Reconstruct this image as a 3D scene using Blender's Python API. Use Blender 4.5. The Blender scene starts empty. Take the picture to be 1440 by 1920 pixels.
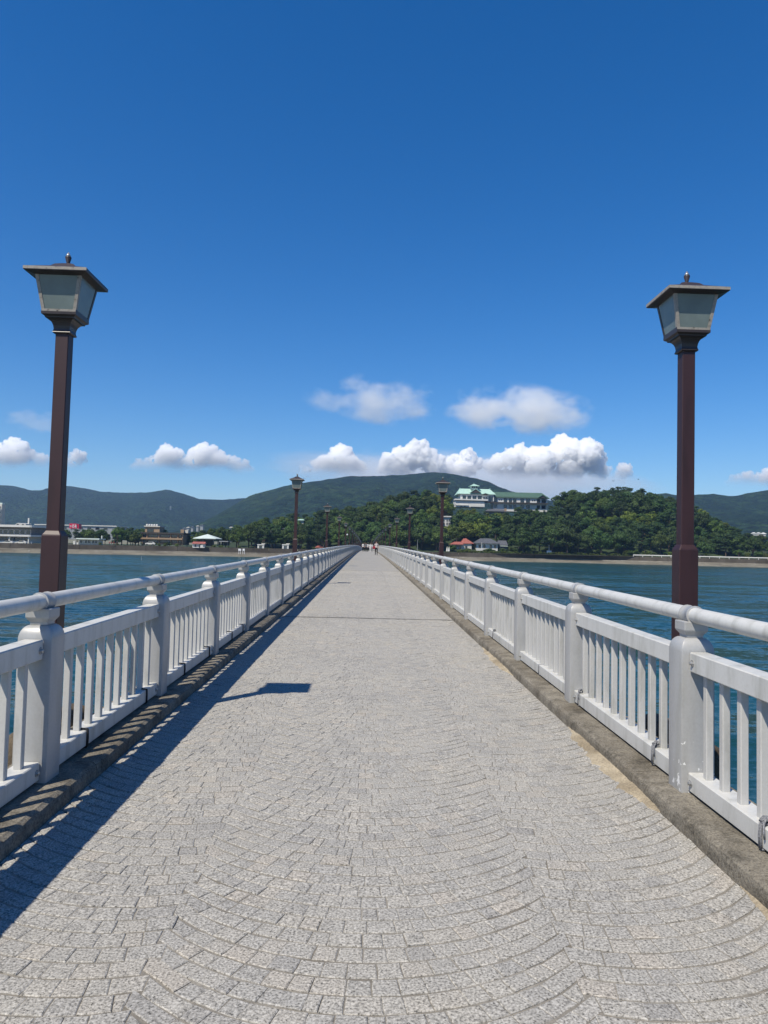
import bpy, bmesh, math, random
import numpy as np
from mathutils import Vector, Matrix, noise as mnoise

random.seed(11)
CLOUDS, HAZE = True, 1.2e-4
scene = bpy.context.scene
col = scene.collection

# ------------------------------------------------------------------ camera
FPX = 1387.0
YAW, PITCH, ROLL = 0.02193, 0.04854, 0.02219
EYE = Vector((-0.031, 0.0, 1.60))


def ray(u, v):
    x, y = u - 720.0, v - 960.0
    cr, sr = math.cos(ROLL), math.sin(ROLL)
    px, py = x * cr + y * sr, -x * sr + y * cr
    X, U = px / FPX, -py / FPX
    Y = math.cos(PITCH) - U * math.sin(PITCH)
    Z = math.sin(PITCH) + U * math.cos(PITCH)
    return Vector((X * math.cos(YAW) + Y * math.sin(YAW), -X * math.sin(YAW) + Y * math.cos(YAW), Z))


def at(u, v, Y):
    r = ray(u, v)
    return EYE + r * (Y / r.y)


def project(p):
    q = Vector(p) - EYE
    x = q.x * math.cos(YAW) - q.y * math.sin(YAW)
    y = q.x * math.sin(YAW) + q.y * math.cos(YAW)
    d = y * math.cos(PITCH) + q.z * math.sin(PITCH)
    uu = -y * math.sin(PITCH) + q.z * math.cos(PITCH)
    px, py = FPX * x / d, -FPX * uu / d
    cr, sr = math.cos(ROLL), math.sin(ROLL)
    return 720 + px * cr - py * sr, 960 + px * sr + py * cr


cam_data = bpy.data.cameras.new('camera')
cam = bpy.data.objects.new('camera', cam_data)
col.objects.link(cam)
cam_data.sensor_fit = 'VERTICAL'
cam_data.sensor_height = 36.0
cam_data.lens = FPX / 1920.0 * 36.0
cam_data.clip_start = 0.05
cam_data.clip_end = 60000.0
fwd = ray(720, 960).normalized()
rgt = (ray(721, 960) - ray(720, 960)).normalized()
upv = rgt.cross(fwd).normalized()
cam.matrix_world = Matrix(((rgt.x, upv.x, -fwd.x, EYE.x), (rgt.y, upv.y, -fwd.y, EYE.y), (rgt.z, upv.z, -fwd.z, EYE.z), (0, 0, 0, 1)))
scene.camera = cam

# ------------------------------------------------------------------ sky, sun, exposure
SUN_TO = Vector((-0.46, -0.55, 1.0)).normalized()
SUN_EL = math.asin(SUN_TO.z)
SUN_AZ = math.atan2(SUN_TO.x, SUN_TO.y)
world = bpy.data.worlds.new('World')
scene.world = world
world.use_nodes = True
wn, wl = world.node_tree.nodes, world.node_tree.links
wn.clear()
sky = wn.new('ShaderNodeTexSky')
sky.sky_type = 'NISHITA'
sky.sun_disc = False
sky.sun_elevation = SUN_EL
sky.sun_rotation = SUN_AZ
sky.altitude = 0.0
sky.air_density = 1.0
sky.dust_density = 0.0
sky.ozone_density = 6.0
hs = wn.new('ShaderNodeHueSaturation')
hs.inputs['Saturation'].default_value = 1.33
hs.inputs['Hue'].default_value = 0.506
bg = wn.new('ShaderNodeBackground')
bg.inputs['Strength'].default_value = 0.102
wo = wn.new('ShaderNodeOutputWorld')
wl.new(sky.outputs[0], hs.inputs['Color'])
wl.new(hs.outputs[0], bg.inputs['Color'])
wl.new(bg.outputs[0], wo.inputs['Surface'])

sun_data = bpy.data.lights.new('sun', 'SUN')
sun_data.energy = 5.0
sun_data.angle = math.radians(0.53)
sun_data.color = (1.0, 0.925, 0.79)
sun = bpy.data.objects.new('sun', sun_data)
col.objects.link(sun)
sun.rotation_euler = (-SUN_TO).to_track_quat('-Z', 'Y').to_euler()

scene.view_settings.view_transform = 'Standard'
scene.view_settings.look = 'None'
scene.view_settings.exposure = 0.3
scene.view_settings.gamma = 1.0
scene.view_settings.use_curve_mapping = False
cy = scene.cycles
cy.use_denoising = True
cy.diffuse_bounces = 3
cy.glossy_bounces = 3
cy.transmission_bounces = 4
cy.transparent_max_bounces = 12
cy.volume_bounces = 20
cy.max_bounces = 20
cy.volume_step_rate = 0.5
cy.sample_clamp_indirect = 6.0

# ------------------------------------------------------------------ bridge profile
SLOPE, CURV = 0.00987, 3.0e-5
WATER_Z = -3.25
LAND_Z = 0.3
S_START, S_END = -9.0, 319.0
BAY = 2.5
POST0 = 4.67          # a post stands at POST0 + n * BAY
LAMP0, LAMP_STEP = 6.04, 20.0
RAIL_X = 2.035        # railing centre line
KERB_X = 1.78         # inner face of kerb
KERB_H = 0.095


def zd(s):
    return SLOPE * s - CURV * s * s


# ------------------------------------------------------------------ helpers
def smooth01(t):
    t = min(1.0, max(0.0, t))
    return t * t * (3 - 2 * t)


class MB:
    def __init__(self):
        self.v, self.f, self.m = [], [], []

    def add(self, verts, faces, mi=0):
        b = len(self.v)
        self.v.extend([tuple(p) for p in verts])
        self.f.extend([tuple(i + b for i in q) for q in faces])
        self.m.extend([mi] * len(faces))
        return self

    def box(self, x0, x1, y0, y1, z0, z1, mi=0):
        vs = [(x0, y0, z0), (x1, y0, z0), (x1, y1, z0), (x0, y1, z0), (x0, y0, z1), (x1, y0, z1), (x1, y1, z1), (x0, y1, z1)]
        return self.add(vs, [(0, 3, 2, 1), (4, 5, 6, 7), (0, 1, 5, 4), (1, 2, 6, 5), (2, 3, 7, 6), (3, 0, 4, 7)], mi)

    def frustum(self, cx, cy_, levels, mi=0, cap=True):
        """stack of rectangles: levels = [(half_x, half_y, z), ...]"""
        vs, fs = [], []
        for hx, hy, z in levels:
            vs += [(cx - hx, cy_ - hy, z), (cx + hx, cy_ - hy, z), (cx + hx, cy_ + hy, z), (cx - hx, cy_ + hy, z)]
        for k in range(len(levels) - 1):
            for i in range(4):
                j = (i + 1) % 4
                fs.append((4 * k + i, 4 * k + j, 4 * k + 4 + j, 4 * k + 4 + i))
        if cap:
            fs.append((3, 2, 1, 0))
            n = 4 * (len(levels) - 1)
            fs.append((n, n + 1, n + 2, n + 3))
        return self.add(vs, fs, mi)

    def rings(self, rings, closed=True, cap=True, mi=0):
        n = len(rings[0])
        vs = [p for r in rings for p in r]
        fs = []
        for k in range(len(rings) - 1):
            for i in range(n if closed else n - 1):
                j = (i + 1) % n
                fs.append((k * n + i, k * n + j, (k + 1) * n + j, (k + 1) * n + i))
        if cap:
            fs.append(tuple(range(n - 1, -1, -1)))
            b = (len(rings) - 1) * n
            fs.append(tuple(range(b, b + n)))
        return self.add(vs, fs, mi)

    def lathe(self, cx, cy_, prof, n=12, mi=0):
        rr = [[(cx + r * math.cos(2 * math.pi * i / n), cy_ + r * math.sin(2 * math.pi * i / n), z) for i in range(n)] for r, z in prof]
        return self.rings(rr, mi=mi)

    def tube(self, path, radii, n=8, mi=0, cap=True):
        path = [Vector(p) for p in path]
        if not hasattr(radii, '__len__'):
            radii = [radii] * len(path)
        rr = []
        prev = None
        for k, p in enumerate(path):
            t = (path[min(k + 1, len(path) - 1)] - path[max(k - 1, 0)]).normalized()
            if prev is None:
                a = Vector((0, 0, 1)) if abs(t.z) < 0.9 else Vector((1, 0, 0))
                e1 = t.cross(a).normalized()
            else:
                e1 = (prev - t * prev.dot(t)).normalized()
            prev = e1
            e2 = t.cross(e1)
            rr.append([p + (e1 * math.cos(2 * math.pi * i / n) + e2 * math.sin(2 * math.pi * i / n)) * radii[k] for i in range(n)])
        return self.rings(rr, cap=cap, mi=mi)

    def mesh(self, name, mats, smooth=False):
        me = bpy.data.meshes.new(name)
        me.from_pydata(self.v, [], self.f)
        if not isinstance(mats, (list, tuple)):
            mats = [mats]
        for m in mats:
            me.materials.append(m)
        if len(mats) > 1:
            me.polygons.foreach_set('material_index', self.m)
        if smooth:
            me.polygons.foreach_set('use_smooth', [True] * len(me.polygons))
        me.update()
        return me

    def build(self, name, mats, parent=None, smooth=False, loc=(0, 0, 0), rot=(0, 0, 0)):
        return link(name, self.mesh(name, mats, smooth), parent, loc, rot)


def link(name, data, parent=None, loc=(0, 0, 0), rot=(0, 0, 0), scale=None):
    o = bpy.data.objects.new(name, data)
    col.objects.link(o)
    o.location = loc
    o.rotation_euler = rot
    if scale is not None:
        o.scale = scale
    if parent is not None:
        o.parent = parent
    return o


def tag(o, label=None, cat=None, group=None, kind=None):
    if label:
        o['label'] = label
    if cat:
        o['category'] = cat
    if group:
        o['group'] = group
    if kind:
        o['kind'] = kind
    return o


def empty(name, loc, rz=0, label=None, cat=None, group=None):
    o = link(name, None, None, loc, (0, 0, rz))
    o.empty_display_size = 0.2
    return tag(o, label, cat, group)


def copy_tree(o, parent=None):
    c = o.copy()
    col.objects.link(c)
    c.parent = parent
    for ch in list(o.children):
        copy_tree(ch, c)
    return c


def bevel_mesh(me, w, seg=2):
    bm = bmesh.new()
    bm.from_mesh(me)
    bmesh.ops.bevel(bm, geom=list(bm.edges), offset=w, segments=seg, affect='EDGES', profile=0.5)
    bm.to_mesh(me)
    bm.free()
    return me


def finish(me, angle=35):
    """smooth shading with sharp edges kept"""
    bm = bmesh.new()
    bm.from_mesh(me)
    bmesh.ops.recalc_face_normals(bm, faces=list(bm.faces))
    for e in bm.edges:
        if len(e.link_faces) == 2 and e.calc_face_angle(0) > math.radians(angle):
            e.smooth = False
    for f in bm.faces:
        f.smooth = True
    bm.to_mesh(me)
    bm.free()
    return me


def fixn(me):
    bm = bmesh.new()
    bm.from_mesh(me)
    bmesh.ops.recalc_face_normals(bm, faces=list(bm.faces))
    bm.to_mesh(me)
    bm.free()
    return me


# ------------------------------------------------------------------ materials
ALBEDO = 0.8


class NT:
    def __init__(self, name):
        self.mat = bpy.data.materials.new(name)
        self.mat.use_nodes = True
        self.n, self.l = self.mat.node_tree.nodes, self.mat.node_tree.links
        self.bsdf = self.n.get('Principled BSDF')
        self.out = self.n.get('Material Output')

    def node(self, t, **kw):
        nd = self.n.new(t)
        for k, v in kw.items():
            setattr(nd, k, v)
        return nd

    def link(self, a, b):
        self.l.new(a, b)

    def pos(self, scale=(1, 1, 1), world=True):
        if world:
            src = self.node('ShaderNodeNewGeometry').outputs['Position']
        else:
            src = self.node('ShaderNodeTexCoord').outputs['Object']
        mp = self.node('ShaderNodeMapping')
        mp.inputs['Scale'].default_value = scale
        self.link(src, mp.inputs['Vector'])
        return mp.outputs[0]

    def noise(self, vec, scale, detail=3, rough=0.55, out='Fac'):
        nd = self.node('ShaderNodeTexNoise')
        nd.inputs['Scale'].default_value = scale
        nd.inputs['Detail'].default_value = detail
        nd.inputs['Roughness'].default_value = rough
        self.link(vec, nd.inputs['Vector'])
        return nd.outputs[out]

    def ramp(self, fac, stops):
        nd = self.node('ShaderNodeValToRGB')
        el = nd.color_ramp.elements
        while len(el) > 1:
            el.remove(el[-1])
        el[0].position = stops[0][0]
        el[0].color = (*stops[0][1], 1) if len(stops[0][1]) == 3 else stops[0][1]
        for p, c in stops[1:]:
            e = el.new(p)
            e.color = (*c, 1) if len(c) == 3 else c
        self.link(fac, nd.inputs[0])
        return nd.outputs[0]

    def mix(self, fac, a, b, mode='MIX'):
        nd = self.node('ShaderNodeMixRGB', blend_type=mode)
        for sock, val in ((nd.inputs[0], fac), (nd.inputs[1], a), (nd.inputs[2], b)):
            if isinstance(val, (int, float)):
                sock.default_value = val
            elif isinstance(val, tuple):
                sock.default_value = (*val, 1) if len(val) == 3 else val
            else:
                self.link(val, sock)
        return nd.outputs[0]

    def math(self, op, a, b=0.0, clamp=False):
        nd = self.node('ShaderNodeMath', operation=op, use_clamp=clamp)
        for sock, val in ((nd.inputs[0], a), (nd.inputs[1], b)):
            if isinstance(val, (int, float)):
                sock.default_value = val
            else:
                self.link(val, sock)
        return nd.outputs[0]

    def bump(self, height, strength, dist):
        nd = self.node('ShaderNodeBump')
        nd.inputs['Strength'].default_value = strength
        nd.inputs['Distance'].default_value = dist
        self.link(height, nd.inputs['Height'])
        self.link(nd.outputs[0], self.bsdf.inputs['Normal'])
        return nd

    def set(self, **kw):
        names = dict(color='Base Color', rough='Roughness', metal='Metallic', spec='Specular IOR Level', ior='IOR', trans='Transmission Weight', coat='Coat Weight')
        for k, v in kw.items():
            s = self.bsdf.inputs[names[k]]
            if k == 'color':        # one scale for all surface colours, matched to the exposure
                v = tuple(x * ALBEDO for x in v) if isinstance(v, tuple) else self.mix(1.0, v, (ALBEDO,) * 3, 'MULTIPLY')
            if isinstance(v, (int, float)):
                s.default_value = v
            elif isinstance(v, tuple):
                s.default_value = (*v, 1)
            else:
                self.link(v, s)
        return self


def simple(name, c, rough=0.6, metal=0.0, var=0.12, scale=3.0, bump=0.0, bscale=30.0, bdist=0.003, spec=0.4):
    """plain material with soft colour variation and optional fine relief"""
    t = NT(name)
    v = t.pos()
    n = t.noise(v, scale, 4)
    lo = tuple(x * (1 - var) for x in c)
    hi = tuple(min(1, x * (1 + var)) for x in c)
    t.set(color=t.ramp(n, [(0.3, lo), (0.7, hi)]), rough=rough, metal=metal, spec=spec)
    if bump:
        t.bump(t.noise(v, bscale, 4), bump, bdist)
    return t.mat


def m_granite(name, far=False):
    t = NT(name)
    v = t.pos()
    big = t.noise(v, 0.55, 4)
    mid = t.noise(v, 7.0, 3)
    if not far:
        sp = t.noise(v, 105.0, 3, 0.6)
        sp2 = t.noise(v, 190.0, 2, 0.5)
        grain = t.ramp(sp, [(0.33, (0.058, 0.057, 0.054)), (0.43, (0.25, 0.243, 0.226)), (0.54, (0.41, 0.399, 0.37)), (0.67, (0.63, 0.615, 0.575))])
        grain = t.mix(t.ramp(sp2, [(0.35, (0, 0, 0)), (0.42, (0.0, 0.0, 0.0)), (0.62, (0.5, 0.5, 0.5))]), grain, (0.48, 0.46, 0.425))
        at_ = t.node('ShaderNodeAttribute', attribute_name='tint')
        tint = t.ramp(at_.outputs['Fac'], [(0.0, (0.87, 0.87, 0.88)), (0.35, (0.97, 0.97, 0.97)), (0.7, (1.03, 1.02, 1.0)), (1.0, (1.06, 1.02, 0.975))])
        c = t.mix(1.0, grain, tint, 'MULTIPLY')
    else:
        sp = t.noise(v, 22.0, 6, 0.75)
        c = t.ramp(sp, [(0.3, (0.25, 0.242, 0.224)), (0.7, (0.48, 0.463, 0.428))])
        vo = t.node('ShaderNodeTexVoronoi', feature='DISTANCE_TO_EDGE')
        vo.inputs['Scale'].default_value = 9.0
        t.link(v, vo.inputs['Vector'])
        c = t.mix(t.ramp(vo.outputs['Distance'], [(0.02, (0.35, 0.35, 0.35)), (0.08, (0, 0, 0))]), c, (0.16, 0.15, 0.135))
    stain = t.ramp(big, [(0.3, (0.9, 0.9, 0.9)), (0.5, (1, 1, 1)), (0.75, (1.04, 1.02, 0.97))])
    c = t.mix(0.8, c, stain, 'MULTIPLY')
    c = t.mix(0.35, c, t.ramp(mid, [(0.25, (0.8, 0.8, 0.8)), (0.75, (1.15, 1.12, 1.08))]), 'MULTIPLY')
    t.set(color=c, rough=0.85, spec=0.25)
    t.bump(t.noise(v, 70.0, 4, 0.65) if not far else t.noise(v, 12.0, 6, 0.7), 0.35, 0.004 if not far else 0.02)
    return t.mat


def m_concrete(name, c, dark=0.45, scale=6.0, stain=1.4, pebble=0.7, rough=0.008):
    t = NT(name)
    v = t.pos()
    base = t.ramp(t.noise(v, scale, 6, 0.65), [(0.25, tuple(x * dark for x in c)), (0.5, c), (0.8, tuple(min(1, x * 1.25) for x in c))])
    blot = t.ramp(t.noise(v, stain, 5, 0.6), [(0.35, (0.55, 0.52, 0.48)), (0.6, (1, 1, 1))])
    fine = t.ramp(t.noise(v, 75.0, 4, 0.7), [(0.3, (0.35, 0.33, 0.3)), (0.5, (0.95, 0.94, 0.92)), (0.7, (1.35, 1.32, 1.25))])
    cc = t.mix(0.8, base, blot, 'MULTIPLY')
    cc = t.mix(pebble, cc, fine, 'MULTIPLY')
    t.set(color=cc, rough=0.92, spec=0.2)
    t.bump(t.noise(v, 45.0, 6, 0.75), 0.9, rough)
    return t.mat


def m_paint(name, c, rough=0.45, dirt=0.25, metal=0.0, chips=False):
    t = NT(name)
    v = t.pos()
    st = t.noise(t.pos((3.0, 3.0, 0.6)), 3.0, 5, 0.6)
    fine = t.noise(v, 60.0, 4, 0.6)
    d = tuple(x * (1 - dirt) * k for x, k in zip(c, (0.97, 0.97, 0.93)))
    base = t.ramp(st, [(0.28, d), (0.5, c), (0.8, tuple(min(1, x * 1.04) for x in c))])
    base = t.mix(0.22, base, t.ramp(fine, [(0.3, (0.72, 0.71, 0.69)), (0.6, (1.03, 1.03, 1.03))]), 'MULTIPLY')
    if chips:
        low = t.node('ShaderNodeSeparateXYZ')
        t.link(t.node('ShaderNodeNewGeometry').outputs['Position'], low.inputs[0])
        hgt = t.ramp(low.outputs['Z'], [(0.12, (0.16, 0.16, 0.16)), (0.62, (0, 0, 0))])
        sp = t.math('ADD', t.noise(v, 17.0, 3, 0.6), hgt)
        base = t.mix(t.ramp(sp, [(0.735, (0, 0, 0)), (0.75, (1, 1, 1))]), base, (0.86, 0.86, 0.84))
    t.set(color=base, rough=rough, metal=metal, spec=0.45)
    t.bump(fine, 0.12, 0.001)
    return t.mat


def m_leaf(name, dark, light, hue=0.03):
    t = NT(name)
    oi = t.node('ShaderNodeObjectInfo')
    v = t.pos()
    n = t.noise(v, 0.55, 3)
    c = t.ramp(n, [(0.3, dark), (0.7, light)])
    h = t.node('ShaderNodeHueSaturation')
    t.link(c, h.inputs['Color'])
    t.link(t.math('MULTIPLY_ADD', oi.outputs['Random'], hue), h.inputs['Hue'])
    h.inputs['Hue'].default_value = 0.5
    hm = t.node('ShaderNodeMapRange')
    hm.inputs['To Min'].default_value = 0.5 - hue
    hm.inputs['To Max'].default_value = 0.5 + hue * 0.6
    t.link(oi.outputs['Random'], hm.inputs['Value'])
    t.link(hm.outputs[0], h.inputs['Hue'])
    vm = t.node('ShaderNodeMapRange')
    vm.inputs['To Min'].default_value = 0.65
    vm.inputs['To Max'].default_value = 1.4
    r2 = t.math('FRACT', t.math('MULTIPLY', oi.outputs['Random'], 7.31))
    t.link(r2, vm.inputs['Value'])
    t.link(vm.outputs[0], h.inputs['Value'])
    t.set(color=h.outputs[0], rough=0.6, spec=0.25)
    tr = t.node('ShaderNodeBsdfTranslucent')
    t.link(h.outputs[0], tr.inputs['Color'])
    mx = t.node('ShaderNodeMixShader')
    mx.inputs[0].default_value = 0.22
    t.link(t.bsdf.outputs[0], mx.inputs[1])
    t.link(tr.outputs[0], mx.inputs[2])
    t.link(mx.outputs[0], t.out.inputs['Surface'])
    return t.mat


def m_water():
    t = NT('sea_water')

    def slopes(scale, sc, detail, amp):
        nd = t.noise(t.pos(sc), scale, detail, 0.6, 'Color')
        v = t.node('ShaderNodeVectorMath', operation='SUBTRACT')
        t.link(nd, v.inputs[0])
        v.inputs[1].default_value = (0.5, 0.5, 0.5)
        w = t.node('ShaderNodeVectorMath', operation='MULTIPLY')
        t.link(v.outputs[0], w.inputs[0])
        w.inputs[1].default_value = (amp * 0.7, amp, 0.0)
        return w.outputs[0]

    def vadd(a, b):
        v = t.node('ShaderNodeVectorMath', operation='ADD')
        for sk, x in ((v.inputs[0], a), (v.inputs[1], b)):
            if isinstance(x, tuple):
                sk.default_value = x
            else:
                t.link(x, sk)
        return v.outputs[0]

    n = vadd(slopes(2.6, (1.0, 1.5, 1.0), 3, 0.5), slopes(0.5, (0.8, 1.6, 1.0), 4, 0.7))
    n = vadd(n, slopes(0.06, (0.6, 2.2, 1.0), 4, 0.5))
    n = vadd(n, (0.0, 0.0, 1.0))
    nn = t.node('ShaderNodeVectorMath', operation='NORMALIZE')
    t.link(n, nn.inputs[0])
    big = t.noise(t.pos((0.02, 0.05, 1)), 1.0, 3)
    df = t.node('ShaderNodeBsdfDiffuse')
    t.link(t.ramp(big, [(0.35, (0.0065, 0.036, 0.043)), (0.65, (0.010, 0.054, 0.056))]), df.inputs['Color'])
    gl = t.node('ShaderNodeBsdfGlossy')
    gl.inputs['Roughness'].default_value = 0.12
    t.link(nn.outputs[0], gl.inputs['Normal'])
    fr = t.node('ShaderNodeFresnel')
    fr.inputs['IOR'].default_value = 1.333
    t.link(nn.outputs[0], fr.inputs['Normal'])
    mx = t.node('ShaderNodeMixShader')
    # steep little waves hide one another near grazing, so the sea never mirrors fully
    t.link(t.math('MINIMUM', t.math('MULTIPLY', fr.outputs[0], 0.85), 0.42), mx.inputs[0])
    t.link(df.outputs[0], mx.inputs[1])
    t.link(gl.outputs[0], mx.inputs[2])
    t.link(mx.outputs[0], t.out.inputs['Surface'])
    return t.mat


def m_forest():
    t = NT('mountain_forest')
    v = t.pos()
    vo = t.node('ShaderNodeTexVoronoi')
    vo.inputs['Scale'].default_value = 0.085
    t.link(v, vo.inputs['Vector'])
    vo2 = t.node('ShaderNodeTexVoronoi')
    vo2.inputs['Scale'].default_value = 0.19
    t.link(v, vo2.inputs['Vector'])
    big = t.noise(v, 0.004, 5, 0.6)
    mid = t.noise(v, 0.03, 4, 0.6)
    c = t.ramp(big, [(0.3, (0.008, 0.018, 0.009)), (0.55, (0.013, 0.029, 0.011)), (0.75, (0.028, 0.045, 0.014))])
    c = t.mix(0.9, c, t.ramp(mid, [(0.3, (0.42, 0.5, 0.45)), (0.7, (1.7, 1.6, 1.4))]), 'MULTIPLY')
    c = t.mix(0.85, c, t.ramp(vo.outputs['Color'], [(0.2, (0.45, 0.5, 0.5)), (0.8, (1.7, 1.65, 1.4))]), 'MULTIPLY')
    t.set(color=c, rough=0.95, spec=0.05)
    hh = t.math('ADD', t.math('MULTIPLY', vo.outputs['Distance'], -1.0), t.math('MULTIPLY', vo2.outputs['Distance'], -0.5))
    t.bump(hh, 1.0, 9.0)
    return t.mat


def m_glass_dark(name, c=(0.02, 0.03, 0.035), rough=0.08):
    t = NT(name)
    t.set(color=c, rough=rough, spec=0.8)
    return t.mat


M = {}
M['sett'] = m_granite('granite_setts')
M['far_setts'] = m_granite('granite_paving_far', far=True)
M['mortar'] = m_concrete('sandy_mortar', (0.33, 0.31, 0.275), 0.85, 9, 2, 0.4)
M['kerb'] = m_concrete('weathered_kerb_concrete', (0.285, 0.262, 0.22), 0.32, 7, 1.7, 0.95, 0.014)
M['concrete'] = m_concrete('weathered_bridge_concrete', (0.15, 0.12, 0.085), 0.35, 9, 1.6)
M['rail'] = m_paint('white_rail_paint', (0.64, 0.635, 0.605), 0.42, 0.24)
M['post'] = m_paint('grey_white_post_paint', (0.45, 0.45, 0.445), 0.42, 0.14, 0.1)
M['post_chip'] = m_paint('chipped_post_paint', (0.45, 0.45, 0.445), 0.42, 0.14, 0.1, chips=True)
M['baluster'] = m_paint('baluster_paint', (0.58, 0.57, 0.54), 0.55, 0.25)
M['bolt'] = simple('galvanised_bolt', (0.5, 0.5, 0.49), 0.4, 0.7, 0.2, 40)
M['maroon'] = m_paint('maroon_pole_paint', (0.04, 0.0145, 0.0155), 0.5, 0.35)
M['bronze'] = m_paint('dark_bronze_paint', (0.05, 0.036, 0.034), 0.4, 0.35)
t = NT('worn_metal_edge')
wv = t.pos()
t.set(color=t.ramp(t.noise(wv, 24.0, 4, 0.65), [(0.33, (0.06, 0.045, 0.04)), (0.38, (0.26, 0.235, 0.2)), (0.55, (0.36, 0.33, 0.285)), (0.75, (0.28, 0.255, 0.22))]), rough=0.6, spec=0.35)
t.bump(t.noise(wv, 60.0, 4), 0.2, 0.002)
M['worn'] = t.mat
M['milk'] = simple('frosted_glass', (0.165, 0.205, 0.195), 0.25, 0, 0.12, 6, spec=0.35)
M['finial'] = simple('finial_tip', (0.45, 0.45, 0.44), 0.35, 0.6, 0.2, 20)
M['rope_grey'] = simple('grey_braided_cord', (0.22, 0.225, 0.24), 0.9, 0, 0.45, 140, 0.8, 180, 0.003)
M['rope_black'] = simple('black_cord', (0.02, 0.02, 0.022), 0.8, 0, 0.3, 60)
M['sand'] = m_concrete('drifted_sand', (0.47, 0.405, 0.30), 0.9, 4, 2)
M['joint'] = simple('joint_filler', (0.09, 0.085, 0.08), 0.9, 0, 0.2, 10)
M['water'] = m_water()
M['forest'] = m_forest()
M['hillsoil'] = simple('hill_undergrowth', (0.03, 0.05, 0.016), 0.95, 0, 0.4, 0.15)
M['land'] = simple('mainland_ground', (0.2, 0.19, 0.12), 0.95, 0, 0.3, 0.08)
M['lawn'] = simple('dry_lawn', (0.16, 0.15, 0.055), 0.95, 0, 0.3, 0.1)
M['beach'] = m_concrete('beach_sand_stone', (0.24, 0.22, 0.17), 0.6, 0.35, 0.1)
M['ledge'] = m_concrete('pale_ledge', (0.4, 0.37, 0.31), 0.8, 0.4, 0.1)
M['seawall'] = m_concrete('dark_seawall', (0.12, 0.105, 0.085), 0.7, 0.4, 0.12)
M['white'] = simple('white_plaster', (0.68, 0.67, 0.63), 0.8, 0, 0.06, 0.5)
M['offwhite'] = simple('cream_plaster', (0.6, 0.57, 0.5), 0.8, 0, 0.08, 0.5)
M['copper'] = simple('pale_green_copper', (0.42, 0.62, 0.53), 0.7, 0, 0.1, 0.6)
M['copper_dark'] = simple('dark_green_copper', (0.07, 0.135, 0.095), 0.7, 0, 0.15, 0.5)
M['eave'] = simple('dark_timber', (0.05, 0.045, 0.04), 0.8, 0, 0.2, 1)
M['greybeam'] = simple('grey_timber', (0.17, 0.16, 0.15), 0.8, 0, 0.2, 1)
M['win'] = m_glass_dark('window_glass')
M['tile_grey'] = simple('grey_roof_tile', (0.105, 0.11, 0.125), 0.6, 0, 0.2, 1.5)
M['tile_red'] = simple('red_roof_tile', (0.34, 0.11, 0.085), 0.7, 0, 0.25, 1.2)
M['tan'] = simple('tan_brick_tile', (0.36, 0.25, 0.155), 0.85, 0, 0.12, 0.6)
M['pavroof'] = simple('pale_metal_roof', (0.66, 0.74, 0.68), 0.5, 0, 0.06, 0.4)
M['redsign'] = simple('red_sign_face', (0.62, 0.015, 0.06), 0.5, 0, 0.04, 0.5)
M['signwhite'] = simple('white_sign_print', (0.85, 0.85, 0.85), 0.5, 0, 0.03, 1)
M['bark'] = simple('tree_bark', (0.09, 0.065, 0.045), 0.95, 0, 0.3, 1.5)
M['leaf_dark'] = m_leaf('dark_evergreen_leaves', (0.03, 0.06, 0.015), (0.066, 0.118, 0.026), 0.02)
M['leaf_mid'] = m_leaf('mid_green_leaves', (0.04, 0.08, 0.016), (0.095, 0.155, 0.03), 0.025)
M['leaf_lime'] = m_leaf('yellow_green_leaves', (0.09, 0.135, 0.018), (0.19, 0.24, 0.036), 0.02)
M['needle'] = m_leaf('pine_needles', (0.024, 0.053, 0.017), (0.054, 0.1, 0.029), 0.015)
M['hedge'] = m_leaf('hedge_leaves', (0.07, 0.105, 0.018), (0.13, 0.17, 0.03), 0.02)
M['greymetal'] = simple('galvanised_grey', (0.38, 0.39, 0.39), 0.5, 0.3, 0.12, 2)
M['black'] = simple('matt_black', (0.012, 0.012, 0.014), 0.8, 0, 0.2, 5)

# ------------------------------------------------------------------ setting: sea
mb = MB()
mb.add([(-7000, -2500, WATER_Z), (7000, -2500, WATER_Z), (7000, 700, WATER_Z), (-7000, 700, WATER_Z)], [(0, 1, 2, 3)])
tag(mb.build('sea', M['water']), kind='structure')

# ------------------------------------------------------------------ setting: shore and land
SHORE = [(-7000, 150), (-900, 170), (-300, 238), (-136, 277), (-61, 299), (-20, 312), (40, 324), (99, 333), (172, 315), (350, 290), (900, 220), (7000, 200)]


def interp(tab, x):
    if x <= tab[0][0]:
        return tab[0][1]
    for (a, ya), (b, yb) in zip(tab, tab[1:]):
        if x <= b:
            return ya + (yb - ya) * (x - a) / (b - a)
    return tab[-1][1]


xs_shore = [-7000, -3000, -1500, -900, -600, -450] + list(np.arange(-340, 400, 4.0)) + [450, 600, 900, 1500, 3000, 7000]


def strip(name, offs, zs, mats, jitter=0.0):
    """a ribbon following the shore line"""
    mbx = MB()
    rows = []
    for x in xs_shore:
        y0 = interp(SHORE, x)
        rows.append([(x, y0 + o + (mnoise.noise((x * 0.06, o * 0.3, 3.1)) * jitter if 0 < i else 0), z + (mnoise.noise((x * 0.11, o, 7.7)) * jitter * 0.05 if 0 < i < len(offs) - 1 else 0)) for i, (o, z) in enumerate(zip(offs, zs))])
    n = len(offs)
    for a in range(len(rows) - 1):
        b = len(mbx.v)
        mbx.add(rows[a] + rows[a + 1], [(i, n + i, n + i + 1, i + 1) for i in range(n - 1)])
    return mbx.build(name, mats)


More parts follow.
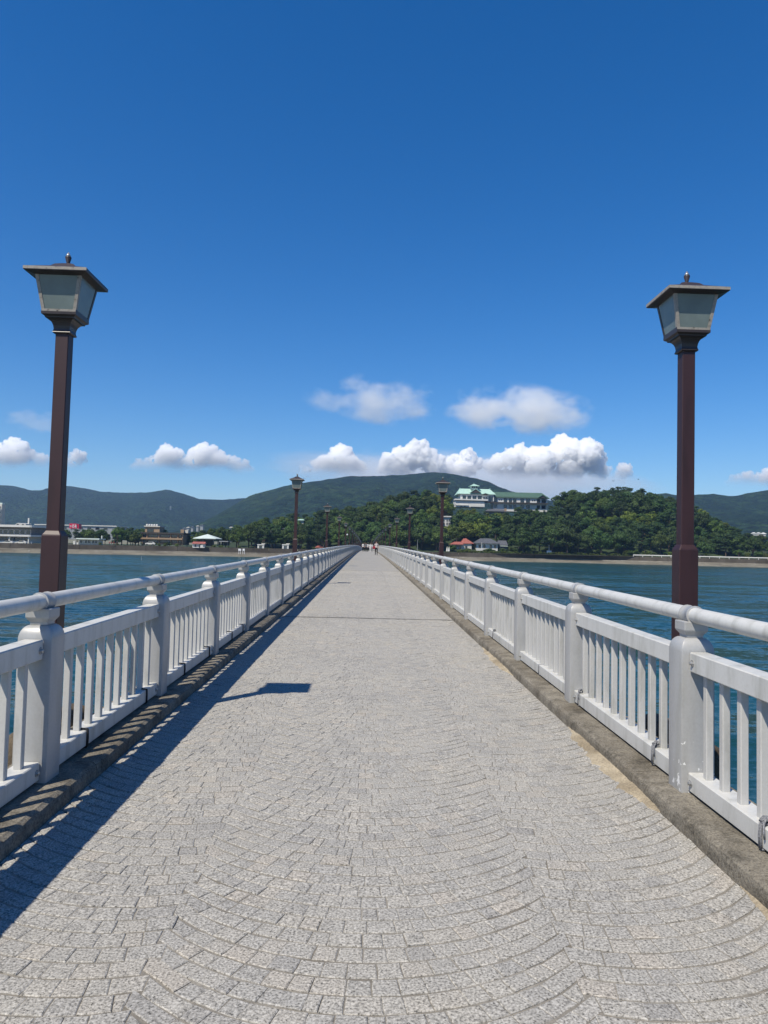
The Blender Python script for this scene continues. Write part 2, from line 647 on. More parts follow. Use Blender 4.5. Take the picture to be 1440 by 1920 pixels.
tag(strip('beach', [-6, 0, 3, 6, 9, 11], [-4.4, -3.25, -2.9, -2.5, -2.15, -2.0], M['beach'], 1.6), kind='structure')
tag(strip('promenade_ledge', [10.6, 10.6, 12.8, 13.6], [-2.3, -1.72, -1.68, -1.68], M['ledge']), kind='structure')
tag(strip('land', [13.9, 60, 150, 400, 900, 3000, 6000], [LAND_Z - 0.12] * 3 + [LAND_Z + 1, LAND_Z + 6, 20, 30], M['land']), kind='structure')
tag(strip('lawn', [14.6, 16, 30], [LAND_Z - 0.08, LAND_Z - 0.06, LAND_Z - 0.05], M['lawn']), kind='structure')

# seawall: one wall, built of panels between joints
wall = empty('seawall', (0, 325, -1.8), 0, 'long dark concrete seawall running along the far shore above the beach', 'wall')
xs = list(np.arange(-330, 392, 12.0))
for a, b in zip(xs, xs[1:]):
    ya, yb = interp(SHORE, a) + 13.2, interp(SHORE, b) + 13.2
    b2, yb2 = b - 0.12, ya + (yb - ya) * (b - 0.12 - a) / (b - a)
    h = LAND_Z + 0.12 * mnoise.noise((a, 0, 0))
    m1 = MB().add([(a, ya, -1.75), (b2, yb2, -1.75), (b2, yb2 + 0.8, -1.75), (a, ya + 0.8, -1.75), (a, ya + 0.15, h), (b2, yb2 + 0.15, h), (b2, yb2 + 0.8, h), (a, ya + 0.8, h)],
                  [(0, 3, 2, 1), (4, 5, 6, 7), (0, 1, 5, 4), (1, 2, 6, 5), (2, 3, 7, 6), (3, 0, 4, 7)])
    o = m1.build('wall_panel', M['seawall'])
    o.parent = wall
    o.location = -wall.location

# ------------------------------------------------------------------ setting: wooded hill
RIDGE = [(300, 1004), (380, 1000), (440, 992), (480, 980), (560, 968), (640, 955), (700, 943), (760, 928), (800, 921), (845, 935), (860, 945), (1030, 943), (1050, 928), (1100, 923), (1150, 918), (1200, 922), (1250, 933), (1290, 947), (1330, 972), (1380, 996), (1420, 1008), (1480, 1020), (1560, 1026)]
TREE_H = 8.0
HY0, HY1 = 349.0, 430.0
hill_tab = []
for u, v in RIDGE:
    p = at(u, v, 425.0)
    hill_tab.append((p.x, max(LAND_Z, p.z - TREE_H)))


def hill_z(x, y):
    top = interp(hill_tab, x)
    t = smooth01((y - HY0) / (HY1 - 8 - HY0))
    t = t ** 0.8
    back = 1 - smooth01((y - 520) / 140)
    side = smooth01((x + 170) / 60) * (1 - smooth01((x - 230) / 60))
    n = 1.6 * mnoise.noise((x * 0.035, y * 0.035, 1.3)) * t
    return LAND_Z - 0.1 + ((top - LAND_Z) * t * back + n) * side


mb = MB()
gx, gy = np.arange(-190, 300, 6.0), np.arange(340, 680, 6.0)
mb.add([(x, y, hill_z(x, y)) for y in gy for x in gx], [(j * len(gx) + i, j * len(gx) + i + 1, (j + 1) * len(gx) + i + 1, (j + 1) * len(gx) + i) for j in range(len(gy) - 1) for i in range(len(gx) - 1)])
tag(mb.build('hill', M['hillsoil'], smooth=True), kind='structure')

# ------------------------------------------------------------------ setting: mountains
RANGES = [
    (2800, 1300, [(-700, 930), (-400, 915), (-200, 905), (-60, 908), (0, 910), (30, 912), (65, 921), (95, 919), (130, 911), (160, 916), (190, 922), (240, 924), (280, 923), (315, 918), (345, 926), (375, 936), (420, 937), (470, 933), (520, 940), (600, 950), (700, 955), (1000, 960)]),
    (1900, 950, [(300, 1000), (360, 985), (400, 960), (430, 942), (480, 927), (540, 912), (590, 903), (650, 893), (690, 893), (720, 892), (760, 890), (810, 885), (850, 890), (890, 898), (930, 914), (960, 925), (1000, 934), (1050, 941), (1120, 946), (1250, 960), (1400, 985), (1500, 1010)]),
    (1750, 900, [(950, 985), (1050, 960), (1150, 940), (1210, 928), (1250, 925), (1275, 930), (1300, 928), (1340, 926), (1375, 931), (1400, 925), (1440, 919), (1500, 911), (1600, 905), (1750, 915), (1900, 925), (2200, 950)]),
]
mv, mf = [], []
for ri, (yr, L, tab) in enumerate(RANGES):
    pts = [(at(u, v, yr).x, at(u, v, yr).z) for u, v in tab]
    x0, x1 = pts[0][0], pts[-1][0]
    nx = int((x1 - x0) / 9)
    ts = np.concatenate([np.linspace(0.0, 0.5, 26)[:-1], np.linspace(0.5, 1.0, 50), np.linspace(1.02, 1.35, 8)])
    b = len(mv)
    for t in ts:
        for i in range(nx + 1):
            x = x0 + (x1 - x0) * i / nx
            y = yr - L * (1 - t)
            H = interp(pts, x) - LAND_Z
            edge = smooth01((x - x0) / 250) * smooth01((x1 - x) / 250)
            q = Vector((x * 0.0032 + ri * 9, y * 0.0012, 0.4))
            spur = mnoise.ridged_multi_fractal(q, 0.9, 2.1, 4, 1.0, 2.0) - 1.0
            tt = min(t, 1.0)
            prof = 0.55 * tt ** 1.25 + 0.45 * smooth01(tt) ** 1.1
            prof *= 1 + 0.5 * spur * (1 - tt) ** 0.8
            if t > 1:
                prof *= 1 - (t - 1) * 1.5
            z = LAND_Z - 3 + (H + 3) * max(0.0, prof) * edge
            z += 1.7 * mnoise.noise((x * 0.06, y * 0.06, ri)) * min(1, tt * 3) + 1.1 * mnoise.noise((x * 0.17, y * 0.2, ri + 4))
            mv.append((x, y, z))
    n = nx + 1
    mf += [(b + j * n + i, b + j * n + i + 1, b + (j + 1) * n + i + 1, b + (j + 1) * n + i) for j in range(len(ts) - 1) for i in range(nx)]
me = bpy.data.meshes.new('mountains')
me.from_pydata(mv, [], mf)
me.materials.append(M['forest'])
me.polygons.foreach_set('use_smooth', [True] * len(me.polygons))
tag(link('mountains', me), kind='structure')

# ------------------------------------------------------------------ bridge body
bridge = empty('footbridge', (0, 150, WATER_Z), 0, 'long gently arched concrete footbridge crossing the sea to the wooded shore', 'bridge')
BO = -Vector(bridge.location)


def ribbon(prof, s0, s1, step):
    """prof = [(x, dz), ...] swept along the deck curve"""
    n = max(1, int(math.ceil((s1 - s0) / step)))
    return [[(x, s0 + (s1 - s0) * k / n, zd(s0 + (s1 - s0) * k / n) + z) for x, z in prof] for k in range(n + 1)]


mb = MB()
mb.rings(ribbon([(-2.33, -0.03), (-2.33, -0.55), (-1.7, -0.95), (1.7, -0.95), (2.33, -0.55), (2.33, -0.03)], S_START, S_END, 4.0))
fixn(mb.build('deck_slab', M['concrete'], bridge, loc=BO).data)

# kerb stones, each about 5 m long, their edges slightly worn
def kerb(side, s0, s1, fine):
    pr = [(1.775, -0.03), (1.78, 0.055), (1.787, 0.078), (1.81, KERB_H), (1.95, KERB_H + 0.002), (2.12, KERB_H + 0.001), (2.31, KERB_H - 0.004), (2.345, KERB_H - 0.05), (2.345, -0.03)]
    rr = ribbon(pr, s0 + 0.004, s1 - 0.004, 0.07 if fine else 1.0)
    out = []
    for r in rr:
        q = []
        for i, (x, y, z) in enumerate(r):
            if fine and 0 < i < 8:
                w = 0.007 if i in (2, 3) else 0.0035
                x += w * (mnoise.noise((x * 9, y * 6.5, side)) + 0.6 * mnoise.noise((x * 9, y * 21, side)))
                z += w * (mnoise.noise((x * 9, y * 7.5, side + 5)) + 0.6 * mnoise.noise((x * 9, y * 24, side + 5)))
            q.append((side * x, y, z))
        out.append(q)
    o = MB().rings(out).build('kerb_stone', M['kerb'], bridge, loc=BO)
    fixn(o.data)
    return o


for side in (-1, 1):
    s = S_START
    while s < S_END - 0.1:
        ln = 2.0 if s < 12 else (4.0 if s < 60 else 10.0)
        kerb(side, s, min(S_END, s + ln), s < 12)
        s += ln

# piers with rounded caps that carry the lamps
k = 0
while LAMP0 + LAMP_STEP * k < S_END:
    s = LAMP0 + LAMP_STEP * k
    z = zd(s)
    for side in (-1, 1):
        m1 = MB()
        rr = []
        for zz, gr in ((-1.0, -0.05), (-0.9, 0.0), (0.0, 0.0), (0.09, -0.03), (0.135, -0.1)):
            ring = []
            for a in range(20):
                an = 2 * math.pi * a / 20
                cx_, sx_ = math.cos(an), math.sin(an)
                e = 0.45
                rx, ry = 0.17 + gr, 0.62 + gr
                j = 0.02 * mnoise.noise((an * 3, zz * 5, s + side))
                ring.append((side * 2.525 + (rx + j) * math.copysign(abs(cx_) ** e, cx_), s + (ry + j) * math.copysign(abs(sx_) ** e, sx_), z + zz))
            rr.append(ring)
        o = m1.rings(rr).build('pier_cap', M['concrete'], bridge, loc=BO)
        finish(o.data, 50)
    m1 = MB().box(-2.2, 2.2, s - 0.5, s + 0.5, WATER_Z - 3, z - 0.951)
    m1.build('pier', M['concrete'], bridge, loc=BO)
    k += 1

# ------------------------------------------------------------------ footpath of granite setts laid in arcs
path = tag(link('footpath', None, None, (0, 10, 0)), kind='structure')
PO = Vector((0, -10, 0))
mb = MB()
mb.rings(ribbon([(-1.79, 0.0), (1.79, 0.0)], S_START, 60.0, 1.0), closed=False, cap=False)
mb2 = MB()
for v in mb.v:
    mb2.v.append((v[0], v[1], v[2] - 0.0042))
mb2.f, mb2.m = mb.f, mb.m
mb2.build('bedding', M['mortar'], path, loc=PO)
SETT_END = 40.0
mb = MB()
mb.rings(ribbon([(-1.79, -0.002), (1.79, -0.002)], SETT_END + 0.3, S_END, 2.0), closed=False, cap=False)
mb.build('far_paving', M['far_setts'], path, loc=PO)

setts = []           # (s, polygon, height, tilt, tint)
ROW = 0.104


SEAM = {}


def seam(side, k):
    """where the two columns of arcs meet in row k, staggered like a bond"""
    if (side, k) not in SEAM:
        SEAM[(side, k)] = side * (0.80 + (0.016 if k % 2 else -0.016) + random.uniform(-0.008, 0.008))
    return SEAM[(side, k)]


def arc_column(c, R, lo, hi, wid, s_off=0.0, k_off=0, seam_lo=0, seam_hi=0):
    k0 = int(-3.0 / ROW)
    k1 = int(SETT_END / ROW)
    t0 = math.asin(max(-0.98, min(0.98, (lo - c) / R)))
    t1 = math.asin(max(-0.98, min(0.98, (hi - c) / R)))
    n = max(2, int(round((t1 - t0) * R / wid)))

    def curve(x):
        q = min(0.995, abs((x - c) / R))
        return R - R * math.sqrt(1 - q * q)
    for k in range(k0, k1):
        sk = 0.7 + k * ROW + s_off
        xlo = seam(seam_lo, k + k_off) if seam_lo else lo
        xhi = seam(seam_hi, k + k_off) if seam_hi else hi
        cuts = [t0]
        off = (0.5 if k % 2 else 0.0) + random.uniform(-0.16, 0.16)
        for i in range(n + 1):
            t = t0 + (t1 - t0) * (i + off) / n + random.gauss(0, 0.012)
            if cuts[-1] + 0.055 / R < t < t1 - 0.05 / R:
                cuts.append(t)
        cuts.append(t1)
        jit = [random.gauss(0, 0.003) for _ in cuts]

        def pt(i, up):
            t = cuts[i]
            if i == 0 or i == len(cuts) - 1:
                x = xlo if i == 0 else xhi
                return (x, sk + curve(x) + (ROW if up else 0))
            x, g = c + R * math.sin(t), R - R * math.cos(t)
            if up:
                d = ROW * math.cos(t)
                return (x - d * math.sin(t) + jit[i], sk + g + d * math.cos(t))
            return (x + jit[i], sk + g)
        for i in range(len(cuts) - 1):
            poly = [pt(i, 0), pt(i + 1, 0), pt(i + 1, 1), pt(i, 1)]
            if poly[2][0] - poly[3][0] < 0.004 or poly[1][0] - poly[0][0] < 0.004:
                continue
            cxm = sum(p[0] for p in poly) / 4
            cym = sum(p[1] for p in poly) / 4
            if cym < -1.2 or cym > SETT_END:
                continue
            setts.append((cym, cxm, poly))


ROW_SHIFT = (1.13 - math.sqrt(1.13 ** 2 - 0.64)) - (0.96 - math.sqrt(0.96 ** 2 - 0.27 ** 2))
K_SHIFT = int(ROW_SHIFT / ROW)
arc_column(0.0, 1.13, -0.80, 0.80, 0.102, 0.0, 0, -1, 1)
arc_column(1.07, 0.96, 0.80, 1.775, 0.102, ROW_SHIFT - K_SHIFT * ROW, -K_SHIFT, 1, 0)
arc_column(-1.07, 0.96, -1.775, -0.80, 0.102, ROW_SHIFT - K_SHIFT * ROW, -K_SHIFT, 0, -1)


def sett_geo(poly, fine):
    """verts, faces of one block: chamfered top, jittered outline"""
    cxm = sum(p[0] for p in poly) / 4
    cym = sum(p[1] for p in poly) / 4
    # the joint along the arc is wider than the one between neighbours in a course
    gr, gl = (0.0036, 0.0007) if cym < 14 else (0.0045, 0.001)
    pts = []
    for i, (x, y) in enumerate(poly):
        ox, oy = poly[3 - i]                     # the corner across the course
        nx_, ny_ = poly[(1, 0, 3, 2)[i]]         # the corner along the course
        l1 = math.hypot(ox - x, oy - y) + 1e-6
        l2 = math.hypot(nx_ - x, ny_ - y) + 1e-6
        g1 = gr + abs(random.gauss(0, 0.0009))
        g2 = gl + abs(random.gauss(0, 0.0011))
        pts.append((x + (ox - x) / l1 * g1 + (nx_ - x) / l2 * g2, y + (oy - y) / l1 * g1 + (ny_ - y) / l2 * g2))
    if fine:
        q = []
        for i in range(4):
            a, b = pts[i], pts[(i + 1) % 4]
            q.append(a)
            mx, my = (a[0] + b[0]) / 2, (a[1] + b[1]) / 2
            dx, dy = cxm - mx, cym - my
            l = math.hypot(dx, dy) + 1e-6
            g = random.gauss(0.0, 0.0015)
            q.append((mx + dx / l * g, my + dy / l * g))
        pts = q
    n = len(pts)
    h = max(-0.0015, random.gauss(0, 0.0012))
    tx, ty = random.gauss(0, 0.008), random.gauss(0, 0.014)
    ins = 0.0045

    def zz(x, y):
        return zd(y) + h + tx * (x - cxm) + ty * (y - cym)
    vs = []
    for x, y in pts:
        dx, dy = cxm - x, cym - y
        l = math.hypot(dx, dy) + 1e-6
        i2 = ins * random.uniform(0.7, 1.6)
        vs.append((x + dx / l * i2, y + dy / l * i2, zz(x, y)))
    for x, y in pts:
        vs.append((x, y, zz(x, y) - 0.003))
    for x, y in pts:
        vs.append((x, y, zd(y) - 0.02))
    fs = [tuple(range(n))]
    for i in range(n):
        j = (i + 1) % n
        fs.append((n + i, n + j, j, i))
        fs.append((2 * n + i, 2 * n + j, n + j, n + i))
    return vs, fs


def set_tint(me, vals):
    a = me.attributes.new('tint', 'FLOAT', 'POINT')
    a.data.foreach_set('value', vals)


def seen_size(e):
    u, v = project((e[1], e[0], zd(e[0])))
    return e[0] + (100 if not (-10 < u < 1450 and v < 1930) else 0)


setts.sort(key=seen_size)
rest_v, rest_f, rest_t = [], [], []
for i, (s, x, poly) in enumerate(setts):
    vs, fs = sett_geo(poly, s < 12)
    tint = min(1.0, max(0.0, random.gauss(0.5, 0.24)))
    if i < 300:
        me = bpy.data.meshes.new('sett')
        me.from_pydata([(a - x, b - s, c - zd(s)) for a, b, c in vs], [], fs)
        me.materials.append(M['sett'])
        set_tint(me, [tint] * len(vs))
        link('sett', me, path, (x, s - 10, zd(s)))
    else:
        b = len(rest_v)
        rest_v += vs
        rest_f += [tuple(q + b for q in f) for f in fs]
        rest_t += [tint] * len(vs)
me = bpy.data.meshes.new('sett_field')
me.from_pydata(rest_v, [], rest_f)
me.materials.append(M['sett'])
set_tint(me, rest_t)
tag(link('sett_field', me, path, PO), kind='stuff')

# expansion joints across the path
s = 15.3
while s < 120:
    mb = MB()
    n = 24
    rr = []
    for i in range(n + 1):
        x = -1.775 + 3.55 * i / n
        w = 0.03 + 0.01 * mnoise.noise((x * 3, s, 0))
        y = s + 0.012 * mnoise.noise((x * 1.2, s, 4)) - 0.02 * x
        rr.append([(x, y - w, zd(s) + 0.008), (x, y + w, zd(s) + 0.008)])
    mb.rings(rr, closed=False, cap=False)
    mb.build('expansion_joint', M['joint'], path, loc=PO)
    s += 18.8

# sand drifted against the kerb
def sand(name, s0, s1, wmax, x_edge, label, seed):
    mb = MB()
    rr = []
    n = 60
    for i in range(n + 1):
        t = i / n
        s = s0 + (s1 - s0) * t
        w = wmax * (math.sin(math.pi * t ** 0.75) ** 0.8 + 0.02) * (0.75 + 0.5 * mnoise.noise((s * 3.0, seed, 0)) + 0.35 * mnoise.noise((s * 11.0, seed, 2)))
        w = max(0.004, w)
        ring = []
        for j in range(7):
            q = j / 6
            hgt = 0.022 * (1 - q) ** 1.3 * min(1, w / 0.1) + (0.0035 if q < 1 else -0.004)
            hgt += 0.003 * mnoise.noise((s * 14, q * 6, seed))
            ring.append((x_edge - w * q, s, zd(s) + hgt))
        rr.append(ring)
    o = mb.rings(rr, closed=False, cap=False).build(name, M['sand'], smooth=True)
    fixn(o.data)
    return tag(o, label, 'sand', kind='stuff')


sand('sand_drift', 4.5, 6.6, 0.16, 1.785, 'pale sand drifted against the right kerb beside the second post', 1.0)
sand('sand_drift', 2.2, 3.6, 0.1, 1.785, 'thin trail of sand along the right kerb at the picture edge', 4.0)
sand('sand_drift', 9.0, 11.5, 0.12, 1.785, 'small sand patch against the right kerb farther along', 7.0)

# ------------------------------------------------------------------ railings
def rounded_rect(hx, hy, r, n=4):
    pts = []
    for sx, sy, a0 in ((1, 1, 0), (-1, 1, 90), (-1, -1, 180), (1, -1, 270)):
        for i in range(n):
            a = math.radians(a0 + 90 * i / (n - 1))
            pts.append((sx * (hx - r) + r * math.cos(a), sy * (hy - r) + r * math.sin(a)))
    return pts


def post_mesh(name, mat):
    mb = MB()
    rr = []
    H0 = 0.865
    for z, hx in [(0.0, 0.105), (H0, 0.105)] + [(H0 + 0.085 * math.sin(a), 0.105 - 0.052 * (1 - math.cos(a))) for a in np.linspace(0.15, math.pi / 2, 7)]:
        sh = hx
        rr.append([(x, y, z) for x, y in rounded_rect(sh, sh * 0.95, min(0.010, sh * 0.3), 3)])
    mb.rings(rr)
    return finish(mb.mesh(name, mat), 28)


def neck_mesh():
    mb = MB()
    mb.frustum(0, 0, [(0.054, 0.054, 0.949), (0.054, 0.054, 0.967), (0.075, 0.075, 0.995), (0.075, 0.075, 1.052)])
    return fixn(bevel_mesh(mb.mesh('neck', M['post']), 0.004, 1))


def collar_mesh():
    mb = MB()
    pr = [(-0.062, 0.050), (-0.060, 0.0585), (-0.048, 0.0585), (-0.046, 0.0555), (0.046, 0.0555), (0.048, 0.0585), (0.060, 0.0585), (0.062, 0.050)]
    mb.rings([[(r * math.cos(2 * math.pi * i / 20), y, r * math.sin(2 * math.pi * i / 20)) for i in range(20)] for y, r in pr])
    return finish(mb.mesh('collar', M['post']), 60)


def rail_tube_mesh(n):
    mb = MB()
    mb.rings([[(0.048 * math.cos(2 * math.pi * i / n), y, 0.048 * math.sin(2 * math.pi * i / n)) for i in range(n)] for y in (0.0, BAY / 2, BAY)])
    return finish(mb.mesh('handrail', M['post'] if 0 else M['rail']), 60)


def beam_mesh(name, z0, z1, hx, bev=0.006):
    mb = MB().box(-hx, hx, 0.098, BAY - 0.098, z0, z1)
    return fixn(bevel_mesh(mb.mesh(name, M['rail']), bev, 1))


def bolt_mesh(side):
    mb = MB()
    pr = [(0.0, 0.021), (0.006, 0.021), (0.006, 0.013), (0.017, 0.012), (0.020, 0.006)]
    mb.rings([[(-side * (0.0 + d), r * math.cos(2 * math.pi * i / 8), r * math.sin(2 * math.pi * i / 8)) for i in range(8)] for d, r in pr])
    return fixn(mb.mesh('bolt', M['bolt']))


NB = 11
RAIL_Z = 1.176
me_post, me_post_chip = post_mesh('post', M['post']), post_mesh('post_chipped', M['post_chip'])
me_neck, me_collar = neck_mesh(), collar_mesh()
me_tube, me_tube_far = rail_tube_mesh(20), rail_tube_mesh(8)
me_top = beam_mesh('top_rail', 0.835, 0.955, 0.058)
me_bot = beam_mesh('bottom_rail', 0.112, 0.222, 0.064)
mb = MB().box(-0.0225, 0.0225, -0.0225, 0.0225, 0.215, 0.84)
me_bal = fixn(bevel_mesh(mb.mesh('baluster', M['baluster']), 0.004, 1))
mb = MB()
mb.frustum(0, 0, [(0.105, 0.1, 0.0), (0.105, 0.1, 0.87), (0.09, 0.085, 0.92), (0.054, 0.054, 0.95), (0.075, 0.075, 0.995), (0.075, 0.075, 1.05)])
me_post_far = fixn(mb.mesh('post_far', M['post']))

N0 = int(math.floor((S_START + 1 - POST0) / BAY)) + 1
N1 = int((S_END - 1 - POST0) / BAY)
for side, lab in ((-1, 'white metal railing with handrail along the left of the bridge, shaded face'),
                  (1, 'white metal railing with handrail along the right of the bridge, sunlit face')):
    root = empty('railing', (side * RAIL_X, 0, KERB_H), 0, lab, 'railing')
    # the beams sit towards the path side of the posts
    me_bolt = bolt_mesh(side)
    nbal = 0
    far = MB()
    for n in range(N0, N1 + 1):
        s = POST0 + n * BAY
        z = zd(s)
        slope = math.atan((zd(s + BAY) - zd(s)) / BAY)
        near = n < 22
        pm = me_post_chip if (side == 1 and n == 0) else (me_post if near else me_post_far)
        po = link('post', pm, root, (0, s, z - 0.01))
        if near:
            link('neck', me_neck, po, (0, 0, 0))
            link('collar', me_collar, po, (0, 0, RAIL_Z - KERB_H + 0.01))
        if n == N1:
            break
        link('handrail', me_tube if near else me_tube_far, root, (0, s, z + RAIL_Z - KERB_H), (slope, 0, 0))
        bx_ = -side * 0.0
        tr = link('top_rail', me_top, root, (bx_, s, z - KERB_H), (slope, 0, 0))
        br = link('bottom_rail', me_bot, root, (bx_, s, z - KERB_H), (slope, 0, 0))
        if n < 9:
            for yy in (0.14, BAY - 0.14):
                link('bolt', me_bolt, tr, (-side * 0.058, yy, 0.893))
                link('bolt', me_bolt, br, (-side * 0.064, yy, 0.167))
        for i in range(NB):
            y = s + BAY * (i + 1) / (NB + 1) + (0.03 if i < NB / 2 else -0.03) * abs(i - (NB - 1) / 2) / (NB / 2)
            zz = zd(y) - KERB_H
            if nbal < 300 and n >= -1:
                link('baluster', me_bal, root, (0, y, zz))
                nbal += 1
            else:
                far.box(-0.0225, 0.0225, y - 0.0225, y + 0.0225, zz + 0.215, zz + 0.84)
    tag(far.build('far_balusters', M['baluster'], root), kind='stuff')

# cords tied round the bottom rails
def cord(side, s, label, mat, thick=0.006, knot=True, turns=2):
    z = zd(s) + 0.0
    hx, z0, z1 = 0.070, 0.108, 0.229
    root = empty('tied_cord', (side * RAIL_X, s, z), 0, label, 'cord')
    for t in range(turns):
        y = (t - (turns - 1) / 2) * thick * 2.3
        path_ = [(-hx, y, z0), (-hx - 0.001, y + 0.003, 0.17), (-hx, y, z1), (0, y + 0.004, z1 + 0.003), (hx, y, z1), (hx, y, z0), (0, y, z0 - 0.004), (-hx, y, z0)]
        path_ = [(-side * a * -1, b, c) for a, b, c in path_]
        MB().tube(path_, thick, 6).build('loop', mat, root, smooth=True)
    if knot:
        rs = random.Random(int(s * 100))
        for q in range(3):
            pts = []
            for i in range(10):
                a = i / 9 * math.pi * 2.4 + q * 2
                pts.append((-side * 0.045 + 0.02 * math.cos(a + q) + rs.uniform(-.004, .004), 0.026 * math.sin(a * 1.3 + q) + 0.01 * q, z1 + 0.018 + 0.012 * math.sin(a * 1.7 + q * 1.3)))
            MB().tube(pts, thick * 0.95, 6).build('knot', mat, root, smooth=True)
        pts = [(-side * 0.04, 0.0, z1 + 0.014), (-side * 0.07, -0.03, z1 + 0.012), (-side * 0.078, -0.045, z1 - 0.03), (-side * 0.072, -0.04, z1 - 0.06)]
        MB().tube(pts, thick * 0.8, 6).build('loose_end', mat, root, smooth=True)
    return root


cord(1, 3.72, 'thick grey cord knotted round the right bottom rail at the picture edge', M['rope_grey'], 0.0065)
cord(1, 5.12, 'grey cord with a bow knot on the right bottom rail behind the nearest post', M['rope_grey'], 0.006)
cord(1, 6.92, 'thin grey cord on the right bottom rail next to the second post', M['rope_grey'], 0.004, True, 1)
cord(1, 8.5, 'thin grey cord round the right bottom rail between second and third posts', M['rope_grey'], 0.004, False, 1)
cord(1, 11.6, 'small grey knot on the right bottom rail between third and fourth posts', M['rope_grey'], 0.005, True, 1)
cord(-1, 5.32, 'dark cord round the left bottom rail just past the nearest post', M['rope_black'], 0.006, False, 2)
cord(-1, 6.72, 'dark cord round the left bottom rail just before the second post', M['rope_black'], 0.006, False, 2)
cord(-1, 8.1, 'dark cord round the left bottom rail between second and third posts', M['rope_black'], 0.006, False, 2)
cord(-1, 9.35, 'dark cord round the left bottom rail next to the third post', M['rope_black'], 0.006, False, 2)
cord(-1, 10.9, 'dark cord round the left bottom rail between third and fourth posts', M['rope_black'], 0.006, False, 2)
cord(-1, 11.85, 'dark cord round the left bottom rail next to the fourth post', M['rope_black'], 0.006, False, 2)

# ------------------------------------------------------------------ lamps
def lamp_parts(root, simple_=False):
    """local origin at deck level under the pole"""
    W = [(0.078, 0.078, 0.1), (0.078, 0.078, 1.585), (0.054, 0.054, 1.625)]
    base = MB().frustum(0, 0, W)
    up = MB().frustum(0, 0, [(0.053, 0.053, 1.6), (0.053, 0.053, 3.24)])
    br = MB().frustum(0, 0, [(0.066, 0.066, 3.222), (0.072, 0.072, 3.23), (0.066, 0.066, 3.245)] + [(0.064 + 0.052 * (1 - math.cos(a)), 0.064 + 0.052 * (1 - math.cos(a)), 3.25 + 0.085 * math.sin(a)) for a in np.linspace(0.1, math.pi / 2, 6)] + [(0.118, 0.118, 3.345), (0.138, 0.138, 3.357), (0.14, 0.14, 3.378)])
    zb, zt, hb, ht = 3.374, 3.675, 0.135, 0.184
    roof = MB().frustum(0, 0, [(0.18, 0.18, 3.66), (0.243, 0.243, 3.672), (0.247, 0.247, 3.676), (0.247, 0.247, 3.70), (0.243, 0.243, 3.704), (0.10, 0.10, 3.765), (0.075, 0.075, 3.79), (0.035, 0.035, 3.81)])
    trim = MB()
    trim.box(-0.2485, 0.2485, -0.2485, -0.244, 3.68, 3.703)
    trim.box(-0.2485, -0.244, -0.2435, 0.2485, 3.68, 3.703)
    fin = MB().lathe(0, 0, [(0.018, 3.805), (0.013, 3.82), (0.026, 3.868), (0.024, 3.875)], 10)
    tip = MB().lathe(0, 0, [(0.0235, 3.876), (0.016, 3.892), (0.004, 3.913)], 10)
    panes, bars = [], []
    for k in range(4):
        r = Matrix.Rotation(k * math.pi / 2, 3, 'Z')
        p = [(-hb + 0.006, -hb + 0.004, zb), (hb - 0.006, -hb + 0.004, zb), (ht - 0.006, -ht + 0.004, zt), (-ht + 0.006, -ht + 0.004, zt),
             (-hb + 0.006, -hb + 0.010, zb), (hb - 0.006, -hb + 0.010, zb), (ht - 0.006, -ht + 0.010, zt), (-ht + 0.006, -ht + 0.010, zt)]
        panes.append(MB().add([r @ Vector(q) for q in p], [(0, 1, 2, 3), (7, 6, 5, 4), (0, 4, 5, 1), (1, 5, 6, 2), (2, 6, 7, 3), (3, 7, 4, 0)]))
        b = MB()
        w = 0.026
        q0, q1 = Vector((-hb, -hb, zb)), Vector((-ht, -ht, zt))
        for a, c in ((q0, q1),):
            b.add([r @ v for v in (a, a + Vector((w, 0, 0)), a + Vector((w, w, 0)), a + Vector((0, w, 0)), c, c + Vector((w, 0, 0)), c + Vector((w, w, 0)), c + Vector((0, w, 0)))],
                  [(0, 3, 2, 1), (4, 5, 6, 7), (0, 1, 5, 4), (1, 2, 6, 5), (2, 3, 7, 6), (3, 0, 4, 7)])
        bars.append(b)
        e = MB()
        e.add([r @ Vector(v) for v in ((-hb, -hb - 0.003, zb), (hb, -hb - 0.003, zb), (hb, -hb + 0.02, zb), (-hb, -hb + 0.02, zb), (-hb - 0.002, -hb - 0.005, zb + 0.022), (hb + 0.002, -hb - 0.005, zb + 0.022), (hb, -hb + 0.018, zb + 0.022), (-hb, -hb + 0.018, zb + 0.022))],
              [(0, 3, 2, 1), (4, 5, 6, 7), (0, 1, 5, 4), (1, 2, 6, 5), (2, 3, 7, 6), (3, 0, 4, 7)])
        bars.append(e)
    if simple_:
        allm = MB()
        for part, mi in [(base, 0), (up, 0), (br, 1), (roof, 1), (fin, 1), (tip, 3)] + [(p, 2) for p in panes] + [(b, 1) for b in bars]:
            allm.add(part.v, part.f, mi)
        return fixn(allm.mesh('street_lamp', [M['maroon'], M['bronze'], M['milk'], M['finial']]))
    bb = base.build('lower_pole', M['maroon'], root)
    bevel_mesh(fixn(bb.data), 0.006, 1)
    uu = up.build('upper_pole', M['maroon'], root)
    bevel_mesh(fixn(uu.data), 0.005, 1)
    fixn(br.build('bracket', M['bronze'], root).data)
    ro = roof.build('roof', M['bronze'], root)
    fixn(ro.data)
    fixn(trim.build('worn_edge', M['worn'], ro).data)
    fo = fin.build('finial', M['bronze'], ro, smooth=True)
    tip.build('tip', M['finial'], ro, smooth=True)
    for p in panes:
        fixn(p.build('glass_pane', M['milk'], root).data)
    for i, b in enumerate(bars):
        fixn(b.build('frame_bar', M['worn'] if i in (0, 1, 2) else M['bronze'], root).data)


